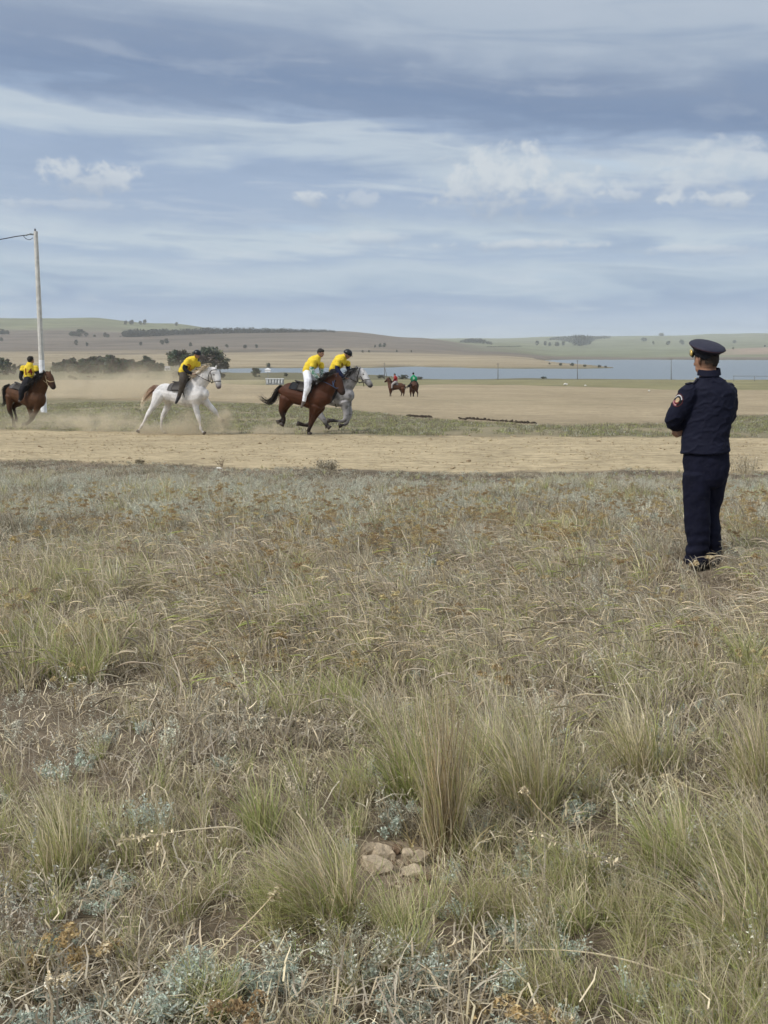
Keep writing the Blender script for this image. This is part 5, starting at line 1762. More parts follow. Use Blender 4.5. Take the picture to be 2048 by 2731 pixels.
    def w(x, y, px, py):
        a = tri(py, [(1300, .0), (1390, .5), (1470, .75), (1520, .35), (1700, .16), (1850, .05), (2300, .0), (2731, .02)])
        nz = fbm(x * .7 + 50, y * .7 + 8, 3)
        return np.clip(a * (.55 + .45 * sstep(300, 900, px)) * (1 + nz * 2.2), 0, 1) * ed(x, y)
    pts = field_points(rng, 22, w, 2, 18)
    r, s, i = inst(rng, pts, 6, .7, 1.1)
    s *= edge_scale(pts)[:, None]
    scatter('dried_flower_heads', 'flat brown and ochre dried flower heads standing in the grass', 'dried flowers', src, M_DRY, pts, r, s, i)
    # ---- 6 turf of the strip between track and field, and ragged edges of the track
    src = [merge([blades(rng, 26, .09, (.04, .12), .5, .8, .004, pick(rng, [('olive', 'dusk'), ('olive', 'dusk', 'green'), ('worm', 'dusk'), ('brown', 'dusk')][k % 4], 26), (-.2, 0), 3)[:3]]) for k in range(8)]
    n = 60000
    y = rng.uniform(22, 75, n); x = rng.uniform(-1, 1, n) * (.36 * y + 4)
    et, es = E_TRACK(x), E_STRIP(x)
    nz = fbm(x / 1.3, y / 1.6, 4); nb = fbm(x / 14 + 40, y / 30, 4); bare = sstep(.0, .4, fbm(x / 5 + 9, y / 9, 4))
    m = (y > et + nz * .8 + .1) & (y < es + nb * 5) & (rng.uniform(size=n) > bare * .85) & (rng.uniform(size=n) < .42)
    x, y = x[m], y[m]
    pts = np.stack([x, y, T(x, y)], -1)
    r, s, i = inst(rng, pts, 8, .7, 1.3)
    scatter('turf_grass', 'short olive turf growing in the strip beside the race track', 'grass', src, M_GRASS, pts, r, s, i)
    # ---- 7 churned sand clods on the track
    src = []
    for k in range(5):
        v, f = sphere_mesh(6)
        q = v * (1 + .35 * rng.normal(size=(len(v), 1))) * np.array((1, .8, .5))
        f4 = np.array([p if len(p) == 4 else (*p, p[-1]) for p in f])
        tris = np.array([t for p in f for t in ([p] if len(p) == 3 else [(p[0], p[1], p[2]), (p[0], p[2], p[3])])])
        src.append((q * .015, tris, np.repeat(np.array([(.50, .405, .26)]) * rng.uniform(.85, 1.1), len(v), 0)))
    n = 16000
    y = rng.uniform(20, 34, n); x = rng.uniform(-1, 1, n) * (.36 * y + 4)
    m = (y > E_GRASS(x) - .2) & (y < E_TRACK(x) + .3) & (fbm(x * .8, y * .8, 3) > -.1)
    x, y = x[m], y[m]
    pts = np.stack([x, y, T(x, y)], -1)
    r, s, i = inst(rng, pts, 5, .35, 1.5)
    s *= (1 + 1.5 * (rng.uniform(size=len(s)) > .97))[:, None]
    scatter('sand_clods', 'small clods of churned sand scattered over the race track', 'sand', src, M_DRY, pts, r, s, i)


build_grass()


# ------------------------------------------------------------------ single plants and stones of the foreground
def grass_tuft(px, py, h, label, pal, stalkpal=('straw',), n=320, ns=60, spread=.05, wind=(-.5, 0), droop=1.0, tilt=.28, seed=1, group=None, K=6):
    rng = np.random.default_rng(seed)
    b = hit(px, py)
    sc = np.linalg.norm(b - EYE) / F
    H = h * sc
    root = thing('grass_tuft', b, label, 'grass tuft', group)
    n = int(n * .7)
    v, f, c, _ = blades(rng, n, spread, (H * .25, H * 1.12), tilt * 1.2, droop * 1.15, .0012 + .00022 * b[1], pick(rng, pal, n), (wind[0] * 1.35, wind[1] + rng.normal(0, .15)), K, .45, tips=pick(rng, (pal[0], 'straw', 'olive', 'olive'), n))
    o = part('blades', v + b, f, M_GRASS, root, False, c); o['kind'] = 'stuff'
    v, f, c, _ = blades(rng, n // 2, spread * 2.4, (H * .12, H * .42), .8, 1.2, .0014 + .0002 * b[1], pick(rng, ('brown', 'straw', pal[0]), n // 2), (wind[0] * .8, 0), 4, .5)
    o = part('thatch', v + b, f, M_DRY, root, False, c); o['kind'] = 'stuff'
    if ns:
        v, f, c, _ = blades(rng, ns, spread * .7, (H * .9, H * 1.25), tilt * .7, droop * .5, .0016, pick(rng, stalkpal, ns), wind, K, .6)
        o = part('stalks', v + b, f, M_DRY, root, False, c); o['kind'] = 'stuff'


TUFTS = [
    (1185, 2275, 420, 'tall rust coloured grass tuft growing behind the pile of stones', ('rust', 'straw', 'olive'), ('rust', 'straw'), 420, 130, .055, (-.10, 0), .35, .13),
    (1085, 2130, 330, 'green tuft leaning behind the tall rust coloured tuft', ('green', 'olive'), ('straw',), 420, 60, .07, (-.45, 0), .8, .3),
    (1420, 2165, 310, 'broad olive tuft with straw tips right of the rust coloured tuft', ('olive', 'straw'), ('straw',), 460, 90, .09, (-.45, 0), .7, .28),
    (1300, 2060, 260, 'loose straw tuft behind the broad olive tuft', ('olive', 'straw'), ('straw', 'pink'), 320, 80, .08, (-.5, 0), .8, .3),
    (1560, 2365, 190, 'low green tuft below the long lying straw stalk', ('green', 'olive'), ('straw',), 420, 40, .07, (-.7, 0), 1.1, .4),
    (1790, 2320, 250, 'olive tuft beside the long lying straw stalk', ('olive', 'green'), ('straw',), 460, 70, .08, (-.7, 0), .9, .34),
    (1700, 2080, 260, 'straw tipped tuft standing furthest back among the olive tufts', ('olive', 'straw'), ('straw',), 360, 90, .09, (-.5, 0), .8, .3),
    (2020, 2120, 300, 'olive tuft at the edge of the picture level with the rust coloured tuft', ('olive', 'straw'), ('straw',), 400, 70, .08, (-.4, 0), .7, .28),
    (1980, 2540, 330, 'wide sweeping green tuft in the corner under the wind bent stalk', ('olive', 'green', 'straw'), ('straw',), 700, 90, .13, (-1.0, 0), 1.2, .5),
    (2060, 2360, 280, 'pale olive tuft above the wide sweeping corner tuft', ('olive', 'straw'), ('straw',), 460, 70, .09, (-.8, 0), 1.0, .4),
    (870, 2455, 260, 'wind combed green tuft with pale stalks left of the stones', ('green', 'olive', 'straw'), ('straw',), 760, 120, .10, (-.95, 0), 1.2, .42),
    (700, 2240, 200, 'small upright green tuft behind the wind combed tuft', ('green', 'olive'), ('straw',), 300, 40, .05, (-.3, 0), .6, .2),
    (165, 2345, 240, 'green tuft with yellow tops beside the tall grey wormwood', ('green', 'olive', 'straw'), ('straw',), 420, 60, .08, (-.3, 0), .6, .25),
    (60, 2640, 150, 'rounded brown green tuft in the bottom corner below the ochre flowers', ('olive', 'straw', 'brown'), ('straw',), 420, 20, .06, (-.3, 0), 1.2, .6),
    (1390, 2480, 110, 'little dark green tuft on bare ground under the stones', ('green',), ('straw',), 300, 10, .05, (-.3, 0), 1.0, .5),
    (1090, 2570, 90, 'tiny brown green cushion of grass near the lower edge', ('olive', 'brown'), ('straw',), 300, 8, .04, (-.2, 0), 1.0, .55),
    (1420, 2650, 130, 'small pale tuft among wormwood near the lower edge', ('olive', 'straw'), ('straw',), 300, 20, .05, (-.4, 0), 1.0, .5),
    (560, 2700, 140, 'short olive tuft below the leaning straw stalk', ('olive', 'green'), ('straw',), 320, 20, .06, (-.5, 0), 1.0, .5),
    (900, 1890, 130, 'deep green patch of grass below the pink seed grass', ('green', 'olive'), ('straw',), 420, 10, .12, (-.4, 0), .8, .4),
    (40, 1740, 110, 'dark green patch of grass at the picture edge in the seed grass', ('green',), ('straw',), 420, 10, .12, (-.4, 0), .8, .4),
    (1250, 1800, 130, 'fresh green leaves showing through the seed grass above the rust tuft', ('green', 'worm'), ('straw',), 260, 10, .10, (-.5, 0), .9, .4),
]
for q, t_ in enumerate(TUFTS):
    grass_tuft(*t_[:6], t_[6], t_[7], t_[8], t_[9], t_[10], t_[11], seed=100 + q)


def stalk(name, path, label, r=.0028, head=None, col='straw', seed=1):
    """long single straw; path rows (px, py, height above ground)"""
    rng = np.random.default_rng(seed)
    P = []
    for (px, py, hgt) in path:
        d = ray(px, py)
        # point on the ray at that height over the ground
        Y = _RY[_RY < 30]
        Q = EYE + d * (Y / d[1])[:, None]
        g = T(Q[:, 0], Q[:, 1]) + hgt
        i = int(np.argmax(Q[:, 2] <= g))
        P.append(Q[i])
    base = np.array([P[0][0], P[0][1], float(T(P[0][0], P[0][1]))])
    root = thing(name, base, label, 'grass stalk')
    Q = catmull(P, 6)
    m2 = MB(); rr = np.linspace(r, r * .45, len(Q))
    m2.tube([(*p, a) for p, a in zip(Q, rr)], 6, 1)
    c = np.repeat(pick(rng, (col,), 1) * 1.15, m2.n, 0)
    part('stem', m2.verts(), m2.f, M_PLANT, root, True, c)
    if head:
        k = int(len(Q) * (1 - head))
        pts = Q[k:][rng.integers(len(Q) - k, size=70)] + rng.normal(0, .006, (70, 3))
        v, f, c = quads_at(rng, pts, .009, pick(rng, (col,), 70) * 1.1)
        part('seed_head', v, f, M_PLANT, root, False, c)['kind'] = 'stuff'


stalk('straw_stalk', [(395, 2725, .02), (560, 2560, .06), (680, 2440, .10), (745, 2368, .14)], 'long straw stalk leaning up from the bottom edge in front of the wind combed tuft', .0034, .15, seed=1)
stalk('straw_stalk', [(690, 2290, .10), (640, 2212, .22), (520, 2212, .22), (400, 2230, .20), (315, 2242, .18)], 'arched straw stalk bent to the side above the wind combed tuft', .003, .45, seed=2)
stalk('straw_stalk', [(2046, 2575, .10), (1930, 2490, .14), (1830, 2390, .16), (1720, 2335, .18), (1560, 2270, .20), (1390, 2215, .22)], 'very long pale straw stalk lying across the olive tufts', .0034, .3, seed=3)
stalk('straw_stalk', [(2046, 2680, .06), (1800, 2600, .06), (1600, 2545, .08), (1400, 2532, .08), (1170, 2548, .03)], 'long yellow straw stalk lying low near the bottom edge', .0034, .12, seed=4)
stalk('straw_stalk', [(250, 2382, .04), (350, 2320, .08), (425, 2258, .12)], 'short straw stalk crossing in front of the grey wormwood', .003, .2, seed=5)
stalk('straw_stalk', [(1480, 2200, .06), (1440, 2160, .12), (1395, 2105, .2)], 'straight straw stalk in front of the broad olive tuft', .003, .1, seed=6)
stalk('straw_stalk', [(1920, 2130, .05), (1840, 2100, .1), (1770, 2065, .15)], 'straw stalk leaning between the olive tufts near the picture edge', .003, .4, seed=7)
stalk('straw_stalk', [(1050, 1990, .05), (960, 1960, .08), (820, 1925, .12), (640, 1905, .14), (480, 1900, .12)], 'flattened straw stalk under the pink seed grass', .003, .5, seed=8)
stalk('straw_stalk', [(1925, 1470, .03), (1912, 1440, .14), (1880, 1402, .28)], 'thin bare stalk in front of the trouser legs', .002, 0, 'mauve', seed=9)


def flower_plant(px, py, heads, label, pal, R=.03, H=.2, name='flowering_plant'):
    rng = np.random.default_rng(int(px + py))
    b = hit(px, py)
    root = thing(name, b, label, 'flower')
    for (hx, hy) in heads:
        d = ray(hx, hy); Y = b[1] + rng.normal(0, .03)
        t = EYE + d * (Y / d[1])
        m2 = MB(); mid = b * .5 + t * .5 + rng.normal(0, .012, 3)
        m2.tube([(*b, .0028), (*mid, .0024), (*t, .002)], 6, 3)
        st_ = part('stem', m2.verts(), m2.f, M_PLANT, root, True, np.repeat(pick(rng, ('brown',), 1), m2.n, 0))
        q, n = [], 150
        for _ in range(4):
            c = t + np.array((rng.normal(0, R * .45), rng.normal(0, R * .45), rng.normal(0, .006)))
            rr = R * rng.uniform(.45, .75)
            a, r = rng.uniform(0, 2 * np.pi, n // 4), rr * np.sqrt(rng.uniform(0, 1, n // 4))
            q.append(np.stack([c[0] + r * np.cos(a), c[1] + r * np.sin(a), c[2] + .012 - (r / rr) ** 2 * .014 + rng.normal(0, .0035, n // 4)], -1))
        q = np.concatenate(q)
        v, f, c = quads_at(rng, q, .0075, pick(rng, pal, len(q)) * 1.1, .3)
        part('flower_head', v, f, M_PLANT, root, False, c)


flower_plant(205, 2610, [(178, 2485), (150, 2515), (195, 2545), (205, 2565)], 'dried plant with four ochre flower heads near the bottom corner', ('ochre',), .034)
flower_plant(90, 2620, [(86, 2555), (100, 2575), (115, 2565)], 'small dried plant with crumpled ochre heads beside the bottom corner tuft', ('ochre', 'brown'), .026)
flower_plant(285, 2620, [(275, 2535), (305, 2520)], 'thin dried plant with two pale ochre heads', ('ochre', 'straw'), .024)
flower_plant(190, 2700, [(130, 2620), (145, 2630), (172, 2622), (180, 2617), (192, 2632)], 'plant with small white flower heads under the ochre flowers', ('white', 'straw'), .010)
flower_plant(1265, 2760, [(1255, 2695), (1275, 2705)], 'ochre flower heads at the bottom edge left of two others', ('ochre', 'brown'), .032)
flower_plant(1375, 2755, [(1360, 2690), (1385, 2700)], 'golden ochre flower heads in the middle of the three at the bottom edge', ('ochre',), .030)
flower_plant(1490, 2780, [(1475, 2722), (1500, 2728)], 'ochre flower heads cut off by the bottom edge', ('ochre', 'brown'), .030)
flower_plant(1815, 1560, [(1860, 1500), (1845, 1508)], 'pale dried flower head standing before the trouser legs', ('straw', 'ochre'), .03)
flower_plant(1900, 1555, [(1890, 1488)], 'single flat dried flower head before the far trouser leg', ('straw', 'rust'), .034)
flower_plant(62, 1500, [(55, 1430)], 'rusty seed head rising alone near the picture edge behind the grass', ('rust', 'brown'), .04)


def worm_plant(px, py, h, label, pal, n=7, seed=1, spread=.04, leaves=100):
    rng = np.random.default_rng(seed)
    b = hit(px, py); H = h * np.linalg.norm(b - EYE) / F
    root = thing('wormwood_plant', b, label, 'plant')
    st_ = blades(rng, n, spread, (H * .7, H * 1.05), .2, .25, .0022, pick(rng, ('mauve', 'brown'), n), (-.1, 0), 7, .7)
    part('stems', st_[0] + b, st_[1], M_PLANT, root, False, st_[2])['kind'] = 'stuff'
    P = st_[3]; q = []
    for _ in range(leaves):
        t = rng.uniform(.2, 1, n) * (P.shape[1] - 1 - 1e-6); i = t.astype(int); fr = (t - i)[:, None]
        q.append(P[np.arange(n), i] * (1 - fr) + P[np.arange(n), i + 1] * fr + rng.normal(0, .014, (n, 3)) * (1.25 - t / P.shape[1])[:, None])
    q = np.concatenate(q)
    v, f, c = quads_at(rng, q, .0062, pick(rng, pal, len(q)))
    part('leaves', v + b, f, M_WORM, root, False, c)['kind'] = 'stuff'


worm_plant(55, 2575, 330, 'tall grey plumed wormwood at the picture edge beside the yellow topped tuft', ('worm', 'mauve'), 12, 1, .07, 120)
worm_plant(800, 2185, 150, 'dried mauve plume standing behind the wind combed tuft', ('mauve', 'pink'), 5, 2, .02, 110)
worm_plant(150, 2130, 130, 'pale yellow dried spike standing in brown litter', ('straw', 'white'), 3, 3, .01, 60)
worm_plant(400, 2230, 100, 'compact blue grey wormwood behind the arched straw stalk', ('sage',), 16, 4, .06, 60)
worm_plant(450, 2010, 90, 'leaning grey wormwood sprig under the flattened straw stalk', ('worm',), 8, 5, .03, 50)
worm_plant(1830, 2330, 170, 'grey sprig with dark stem right of the olive tuft', ('worm', 'mauve'), 4, 6, .02, 90)
worm_plant(1950, 2270, 130, 'bushy pale wormwood by the picture edge above the corner tuft', ('worm', 'mauve'), 14, 7, .08, 60)
worm_plant(510, 2640, 90, 'pale blue wormwood beside the leaning straw stalk', ('sage',), 16, 8, .05, 60)
worm_plant(440, 2730, 110, 'pale wormwood cut by the bottom edge under the leaning straw stalk', ('sage',), 18, 9, .07, 60)
worm_plant(1160, 2640, 90, 'white grey wormwood on dark soil left of the ochre heads', ('sage',), 18, 10, .06, 60)
worm_plant(1340, 2660, 80, 'small white grey wormwood above the golden ochre heads', ('sage',), 12, 11, .05, 50)
worm_plant(1620, 1690, 130, 'grey green wormwood in the seed grass below the officer', ('worm',), 10, 12, .05, 60)


def stone(name, px, py, w, h, label, colr, seed=1, group=None, rough=.28):
    rng = np.random.default_rng(seed)
    b = hit(px, py)
    sc = np.linalg.norm(b - EYE) / F * .86
    bm = bmesh.new()
    bmesh.ops.create_icosphere(bm, subdivisions=3, radius=1)
    v = np.array([q.co[:] for q in bm.verts]); f = [tuple(q.index for q in p.verts) for p in bm.faces]
    bm.free()
    for _ in range(13):
        q = rng.normal(size=3); q /= np.linalg.norm(q); d0 = rng.uniform(.45, .85)
        t = v @ q - d0
        v = v - np.outer(np.clip(t, 0, None), q)
    o = rng.uniform(-50, 50, 2)
    n = fbm(v[:, 0] * 2.3 + o[0] + v[:, 2], v[:, 1] * 2.3 + o[1] - v[:, 2], 4)
    v = v * (1.25 + n[:, None] * rough * .9)
    v = v * np.array((w * sc / 2, w * sc * .4, h * sc / 2)) + np.array((0, 0, h * sc * .28))
    a = rng.uniform(-.5, .5)
    R = np.array(((math.cos(a), -math.sin(a), 0), (math.sin(a), math.cos(a), 0), (0, 0, 1)))
    mt = mat(colr[0], colr[1], .9, .28, 26, bump=.9)
    solo(name, v @ R.T + b, f, mt, b, label, 'stone', group, False)


LIME = ('limestone', (.50, .41, .30)); LIME2 = ('weathered_limestone', (.40, .325, .235)); BRST = ('brown_stone', (.17, .115, .075)); WHST = ('whitish_stone', (.66, .64, .58))
stone('stone', 1000, 2315, 105, 50, 'broad pale stone lying in front in the stone pile', LIME, 1)
stone('stone', 985, 2288, 48, 62, 'upright grey stone at the end of the stone pile', LIME2, 2)
stone('stone', 1022, 2287, 75, 52, 'blocky tan stone leaning in the back of the stone pile', LIME, 3)
stone('stone', 1060, 2275, 40, 34, 'small dark red stone at the back of the stone pile', BRST, 4)
stone('stone', 1085, 2300, 44, 50, 'pale pointed stone under the rust coloured tuft', LIME, 5)
stone('stone', 1118, 2300, 60, 56, 'greyish stone leaning against the rust coloured tuft', LIME2, 6)
stone('stone', 1095, 2335, 66, 36, 'flat tan stone in front of the pointed stone', LIME, 7)
stone('stone', 1130, 2350, 52, 34, 'brown broken stone below the rust coloured tuft', BRST, 8)
stone('stone', 1060, 2370, 44, 24, 'low crumbly stone lowest in the stone pile', LIME2, 9)
for q_ in range(14):
    stone('stone', 1040 + 75 * math.cos(q_ * 2.4) * (.4 + .05 * q_), 2338 + 34 * math.sin(q_ * 2.4), 14 + 9 * (q_ % 3), 11 + 4 * (q_ % 4), 'small broken chip among the stones of the pile', (LIME, LIME2, BRST)[q_ % 3], 40 + q_, 'stone chips of the pile')
stone('stone', 755, 2535, 40, 22, 'small pale pebble below the wind combed tuft', LIME, 10)
stone('stone', 480, 2478, 60, 34, 'half buried brown stone beside the arched tuft', LIME2, 11)
stone('stone', 630, 1448, 42, 18, 'pale stone in the grass, paired with a smaller one', WHST, 12)
stone('stone', 700, 1442, 26, 14, 'smaller pale stone of the pair in the grass', WHST, 13)
stone('stone', 1965, 1312, 14, 9, 'white pebble in the grass beside the trousers', WHST, 14)
stone('stone', 1583, 1320, 16, 9, 'white pebble in short grey grass before the track', WHST, 15)
stone('stone', 585, 1250, 20, 7, 'flat white stone on the near edge of the track', WHST, 16)
stone('stone', 1663, 1275, 13, 9, 'light stone on the grass edge left of the officer', WHST, 17)
stone('stone', 1788, 1283, 10, 7, 'tiny white stone just left of the trouser legs', WHST, 18)
stone('stone', 75, 1338, 60, 9, 'long flat pale stone among the grey wormwood', LIME, 19)
stone('stone', 1880, 1795, 18, 12, 'tiny white stone deep in the seed grass', WHST, 20)
stone('stone', 1507, 1027, 14, 7, 'white boulder far out on the sandy field', WHST, 21)
stone('stone', 1561, 1029, 6, 4, 'little white stone beside the far white boulder', WHST, 22)
stone('stone', 1731, 1044, 7, 5, 'white stone on the field near the officer shoulder', WHST, 23)


def twig_bush(px, py, w, h, label, n, pal, seed):
    rng = np.random.default_rng(seed)
    b = hit(px, py); sc = np.linalg.norm(b - EYE) / F
    root = thing('dry_bush', b, label, 'bush')
    v, f, c, P = blades(rng, n, w * sc * .28, (h * sc * .6, h * sc * 1.15), .6, .5, .004, pick(rng, pal, n), (-.2, 0), 5, .8)
    part('twigs', v + b, f, M_DRY, root, False, c)['kind'] = 'stuff'
    q = P[:, 2:].reshape(-1, 3) + rng.normal(0, .02, (n * 4, 3))
    v, f, c = quads_at(rng, q, .018, pick(rng, pal, len(q)))
    part('dead_leaves', v + b, f, M_DRY, root, False, c)['kind'] = 'stuff'


twig_bush(872, 1252, 80, 26, 'dark twiggy bush at the edge of the race track', 220, ('brown', 'mauve'), 1)
twig_bush(1985, 1262, 110, 46, 'dry branching bush at the track edge beside the officer', 120, ('brown', 'mauve'), 2)
twig_bush(375, 1238, 26, 14, 'little dark weed on the near edge of the track', 70, ('brown',), 3)
twig_bush(590, 1245, 12, 26, 'thin dead weed stub standing at the track edge', 14, ('brown',), 4)
# ------------------------------------------------------------------ pole and wire beside the track
def build_pole():
    b = hit(117, 1101, 20, 90)
    Yp = b[1]
    tr = Tr(0, 0, 1, Yp)
    top = tr(95, 617)
    root = thing('utility_pole', b, 'slender grey concrete pole with whitewashed foot beside the race track', 'pole')
    conc = mat('pale_concrete', (.56, .55, .52), .9, .15, 6, bump=.3)
    wash = mat('whitewash', (.80, .81, .84), .85, .12, 6, bump=.3)
    steel = mat('galvanised_steel', (.22, .23, .25), .5, .15, metal=.5)
    def shaft(z0, z1, mt, name, ex=0.0):
        m = MB()
        H = top[2] - b[2]
        V = []
        for z in (z0, z1):
            t = (z - b[2]) / H
            c = b * (1 - t) + top * t
            w = .14 * (1 - t) + .09 * t + ex
            d = .10 * (1 - t) + .07 * t + ex
            ch = .3
            for (sx, sy) in ((-1, -ch), (-ch, -1), (ch, -1), (1, -ch), (1, ch), (ch, 1), (-ch, 1), (-1, ch)):
                V.append((c[0] + sx * w, c[1] + sy * d, z))
        m.add(V, [(j, (j + 1) % 8, 8 + (j + 1) % 8, 8 + j) for j in range(8)] + [tuple(range(7, -1, -1)), tuple(range(8, 16))])
        return part(name, m.verts(), m.f, mt, root)
    zc = tr(110, 960)[2]
    shaft(zc, top[2], conc, 'shaft')
    shaft(b[2] - .3, zc, wash, 'whitewashed_base', .004)
    m = MB(); m.box(top + (-.02, 0, .05), (.035, .04, .07)); m.box(top + (-.10, 0, -.12), (.05, .02, .02))
    part('bracket', m.verts(), m.f, steel, root)
    m = MB(); a0 = tr(88, 626)
    m.tube([(*a0, .03), (*tr(82, 624), .05), (*tr(76, 625), .03), (*tr(70, 627), .045)], 10, 2)
    part('insulator', m.verts(), m.f, mat('glass_insulator', (.25, .28, .30), .3, .1), root, True)
    m = MB(); m.tube([(*tr(88, 634), .014), (*tr(80, 639), .014), (*tr(70, 637), .014), (*tr(62, 629), .014)], 6, 4)
    part('cable_loop', m.verts(), m.f, mat('dark_cable', (.06, .065, .08), .6, .1), root, True)
    # the overhead cable is a thing of its own
    m = MB(); P = [tr(70, 627), tr(40, 631), tr(0, 638.5), tr(-160, 664, -1), tr(-520, 690, -3)]
    m.tube([(*p, .022) for p in P], 8, 5)
    solo('overhead_cable', m.verts(), m.f, mat('dark_cable'), tuple(P[0]), 'overhead cable running off from the top of the concrete pole', 'cable', smooth=True)


build_pole()


# ------------------------------------------------------------------ trees
def tree_mesh(rng, kind):
    """unit tree 1 high: returns trunk and crown (verts, faces, colours)"""
    wide = {'round': .42, 'tall': .24, 'bush': .6, 'broad': .5}[kind]
    low = {'round': .06, 'tall': .05, 'bush': .0, 'broad': .02}[kind]
    m = MB()
    tw = .022
    m.tube([(0, 0, -.02, tw), (rng.normal(0, .01), 0, .2, tw * .8), (rng.normal(0, .02), 0, .45, tw * .55), (rng.normal(0, .03), 0, .75, tw * .25)], 7, 2)
    limbs = []
    for k in range(7):
        a = rng.uniform(0, 2 * np.pi); z = rng.uniform(low + .06, .65)
        e = np.array((math.cos(a) * wide * .7, math.sin(a) * wide * .7, min(z + rng.uniform(.1, .25), .9)))
        s = np.array((0, 0, z)); m.tube([(*s, tw * .4), (*((s + e) / 2 + (0, 0, .03)), tw * .28), (*e, tw * .12)], 5, 2)
        limbs.append(e)
    # lumps of foliage
    lumps = []
    for k in range(34 if kind != 'tall' else 26):
        a = rng.uniform(0, 2 * np.pi); z = rng.uniform(low + .08, .93)
        env = wide * max((math.sin(math.pi * min(max((z - low) / (1.02 - low), .03), 1) ** .8) ** .6), .72 if z < .5 else 0)
        r = env * math.sqrt(rng.uniform(.1, 1)) * .85
        lumps.append((np.array((math.cos(a) * r, math.sin(a) * r, z)), rng.uniform(.07, .15) * (wide / .4) ** .5, rng.uniform(.65, 1.25)))
    q, col = [], []
    base = np.array((.115, .125, .085))
    for c, r, t in lumps:
        n = 64
        d = rng.normal(size=(n, 3)); d /= np.linalg.norm(d, axis=1, keepdims=True)
        p = c + d * r * rng.uniform(.4, 1.08, (n, 1)) * np.array((1, 1, .8))
        q.append(p); col.append(np.repeat((base * t * rng.uniform(.8, 1.2, (1, 3)))[0][None], n, 0) * rng.uniform(.75, 1.3, (n, 1)))
    q = np.concatenate(q); q[:, 2] = np.maximum(q[:, 2], low * .4 + .01); col = np.concatenate(col)
    lv = quads_at(rng, q, .058, col)
    return (m.verts(), m.f), lv


M_BARK = mat('tree_bark', (.10, .085, .07), .9, .2, 8)
M_LEAF = mat('tree_leaves', attr=True, rough=.7, var=0, transl=.2, rnd=.35)
_trng = np.random.default_rng(5)
TREES = {}
for kd in ('round', 'tall', 'bush', 'broad'):
    TREES[kd] = []
    for k in range(3):
        (tv, tf3), (lv, lf, lc) = tree_mesh(_trng, kd)
        TREES[kd].append((make_mesh('trunk', tv, tf3, M_BARK, True), make_mesh('crown', lv, lf, M_LEAF, False, lc)))


def place_tree(kind, px, py, h, label, name='tree', group=None, ymin=150, w=1.0, cat='tree'):
    b = hit(px, py, ymin)
    H = h * b[1] / F
    root = thing(name, b, label, cat, group)
    tm, cm = TREES[kind][_trng.integers(3)]
    rz = _trng.uniform(0, 6.28)
    for nm, me in (('trunk', tm), ('crown', cm)):
        o = bpy.data.objects.new(nm, me); COL.objects.link(o); o.parent = root
        o.scale = (H * w, H * w, H); o.rotation_euler = (0, 0, rz)


# the pair of bushy trees behind the white horse
place_tree('broad', 552, 1013, 92, 'large bushy tree directly behind the head of the white horse', w=1.15)
place_tree('broad', 588, 1012, 62, 'right-hand lower crown of the bushy trees behind the white horse', w=1.05)
place_tree('broad', 478, 1012, 80, 'greyer tree left of the large bushy tree behind the white horse', w=.95)
place_tree('bush', 505, 1011, 44, 'low shrub filling the gap between the bushy trees', 'shrub', w=.9, cat='shrub')
# shelter belt
_r = np.random.default_rng(8)
for x in list(range(-150, 70, 16)):
    if 33 < x < 40: continue
    place_tree(('round', 'tall', 'broad')[_r.integers(3)], x + _r.uniform(-4, 4), 1000 + _r.uniform(-1, 1), (42 if x < 35 else 30) + _r.uniform(-8, 6), 'dark tree in the short row behind rider number 14 left of the pole', group='trees in the row left of the pole', ymin=400)
for x in range(148, 160, 11):
    place_tree('round', x, 997 + _r.uniform(-1, 1), 30 + _r.uniform(-5, 5), 'small outlying tree at the pole end of the long shelterbelt', group='outlying shelterbelt trees', ymin=400)
for x in range(172, 398, 7):
    place_tree(('round', 'tall', 'tall', 'broad')[_r.integers(4)], x + _r.uniform(-3, 3), 995.5 + _r.uniform(-1.2, 1.2), 40 + 6 * math.sin(x * .05) + _r.uniform(-9, 7), 'tree of the long dark shelterbelt between the pole and the white horse', group='long shelterbelt trees', ymin=400)
for x in range(400, 440, 10):
    place_tree('round', x, 992 + _r.uniform(-1, 1), 22 + _r.uniform(-6, 4), 'small tree thinning out at the white horse end of the shelterbelt', group='small trees ending the shelterbelt', ymin=400)
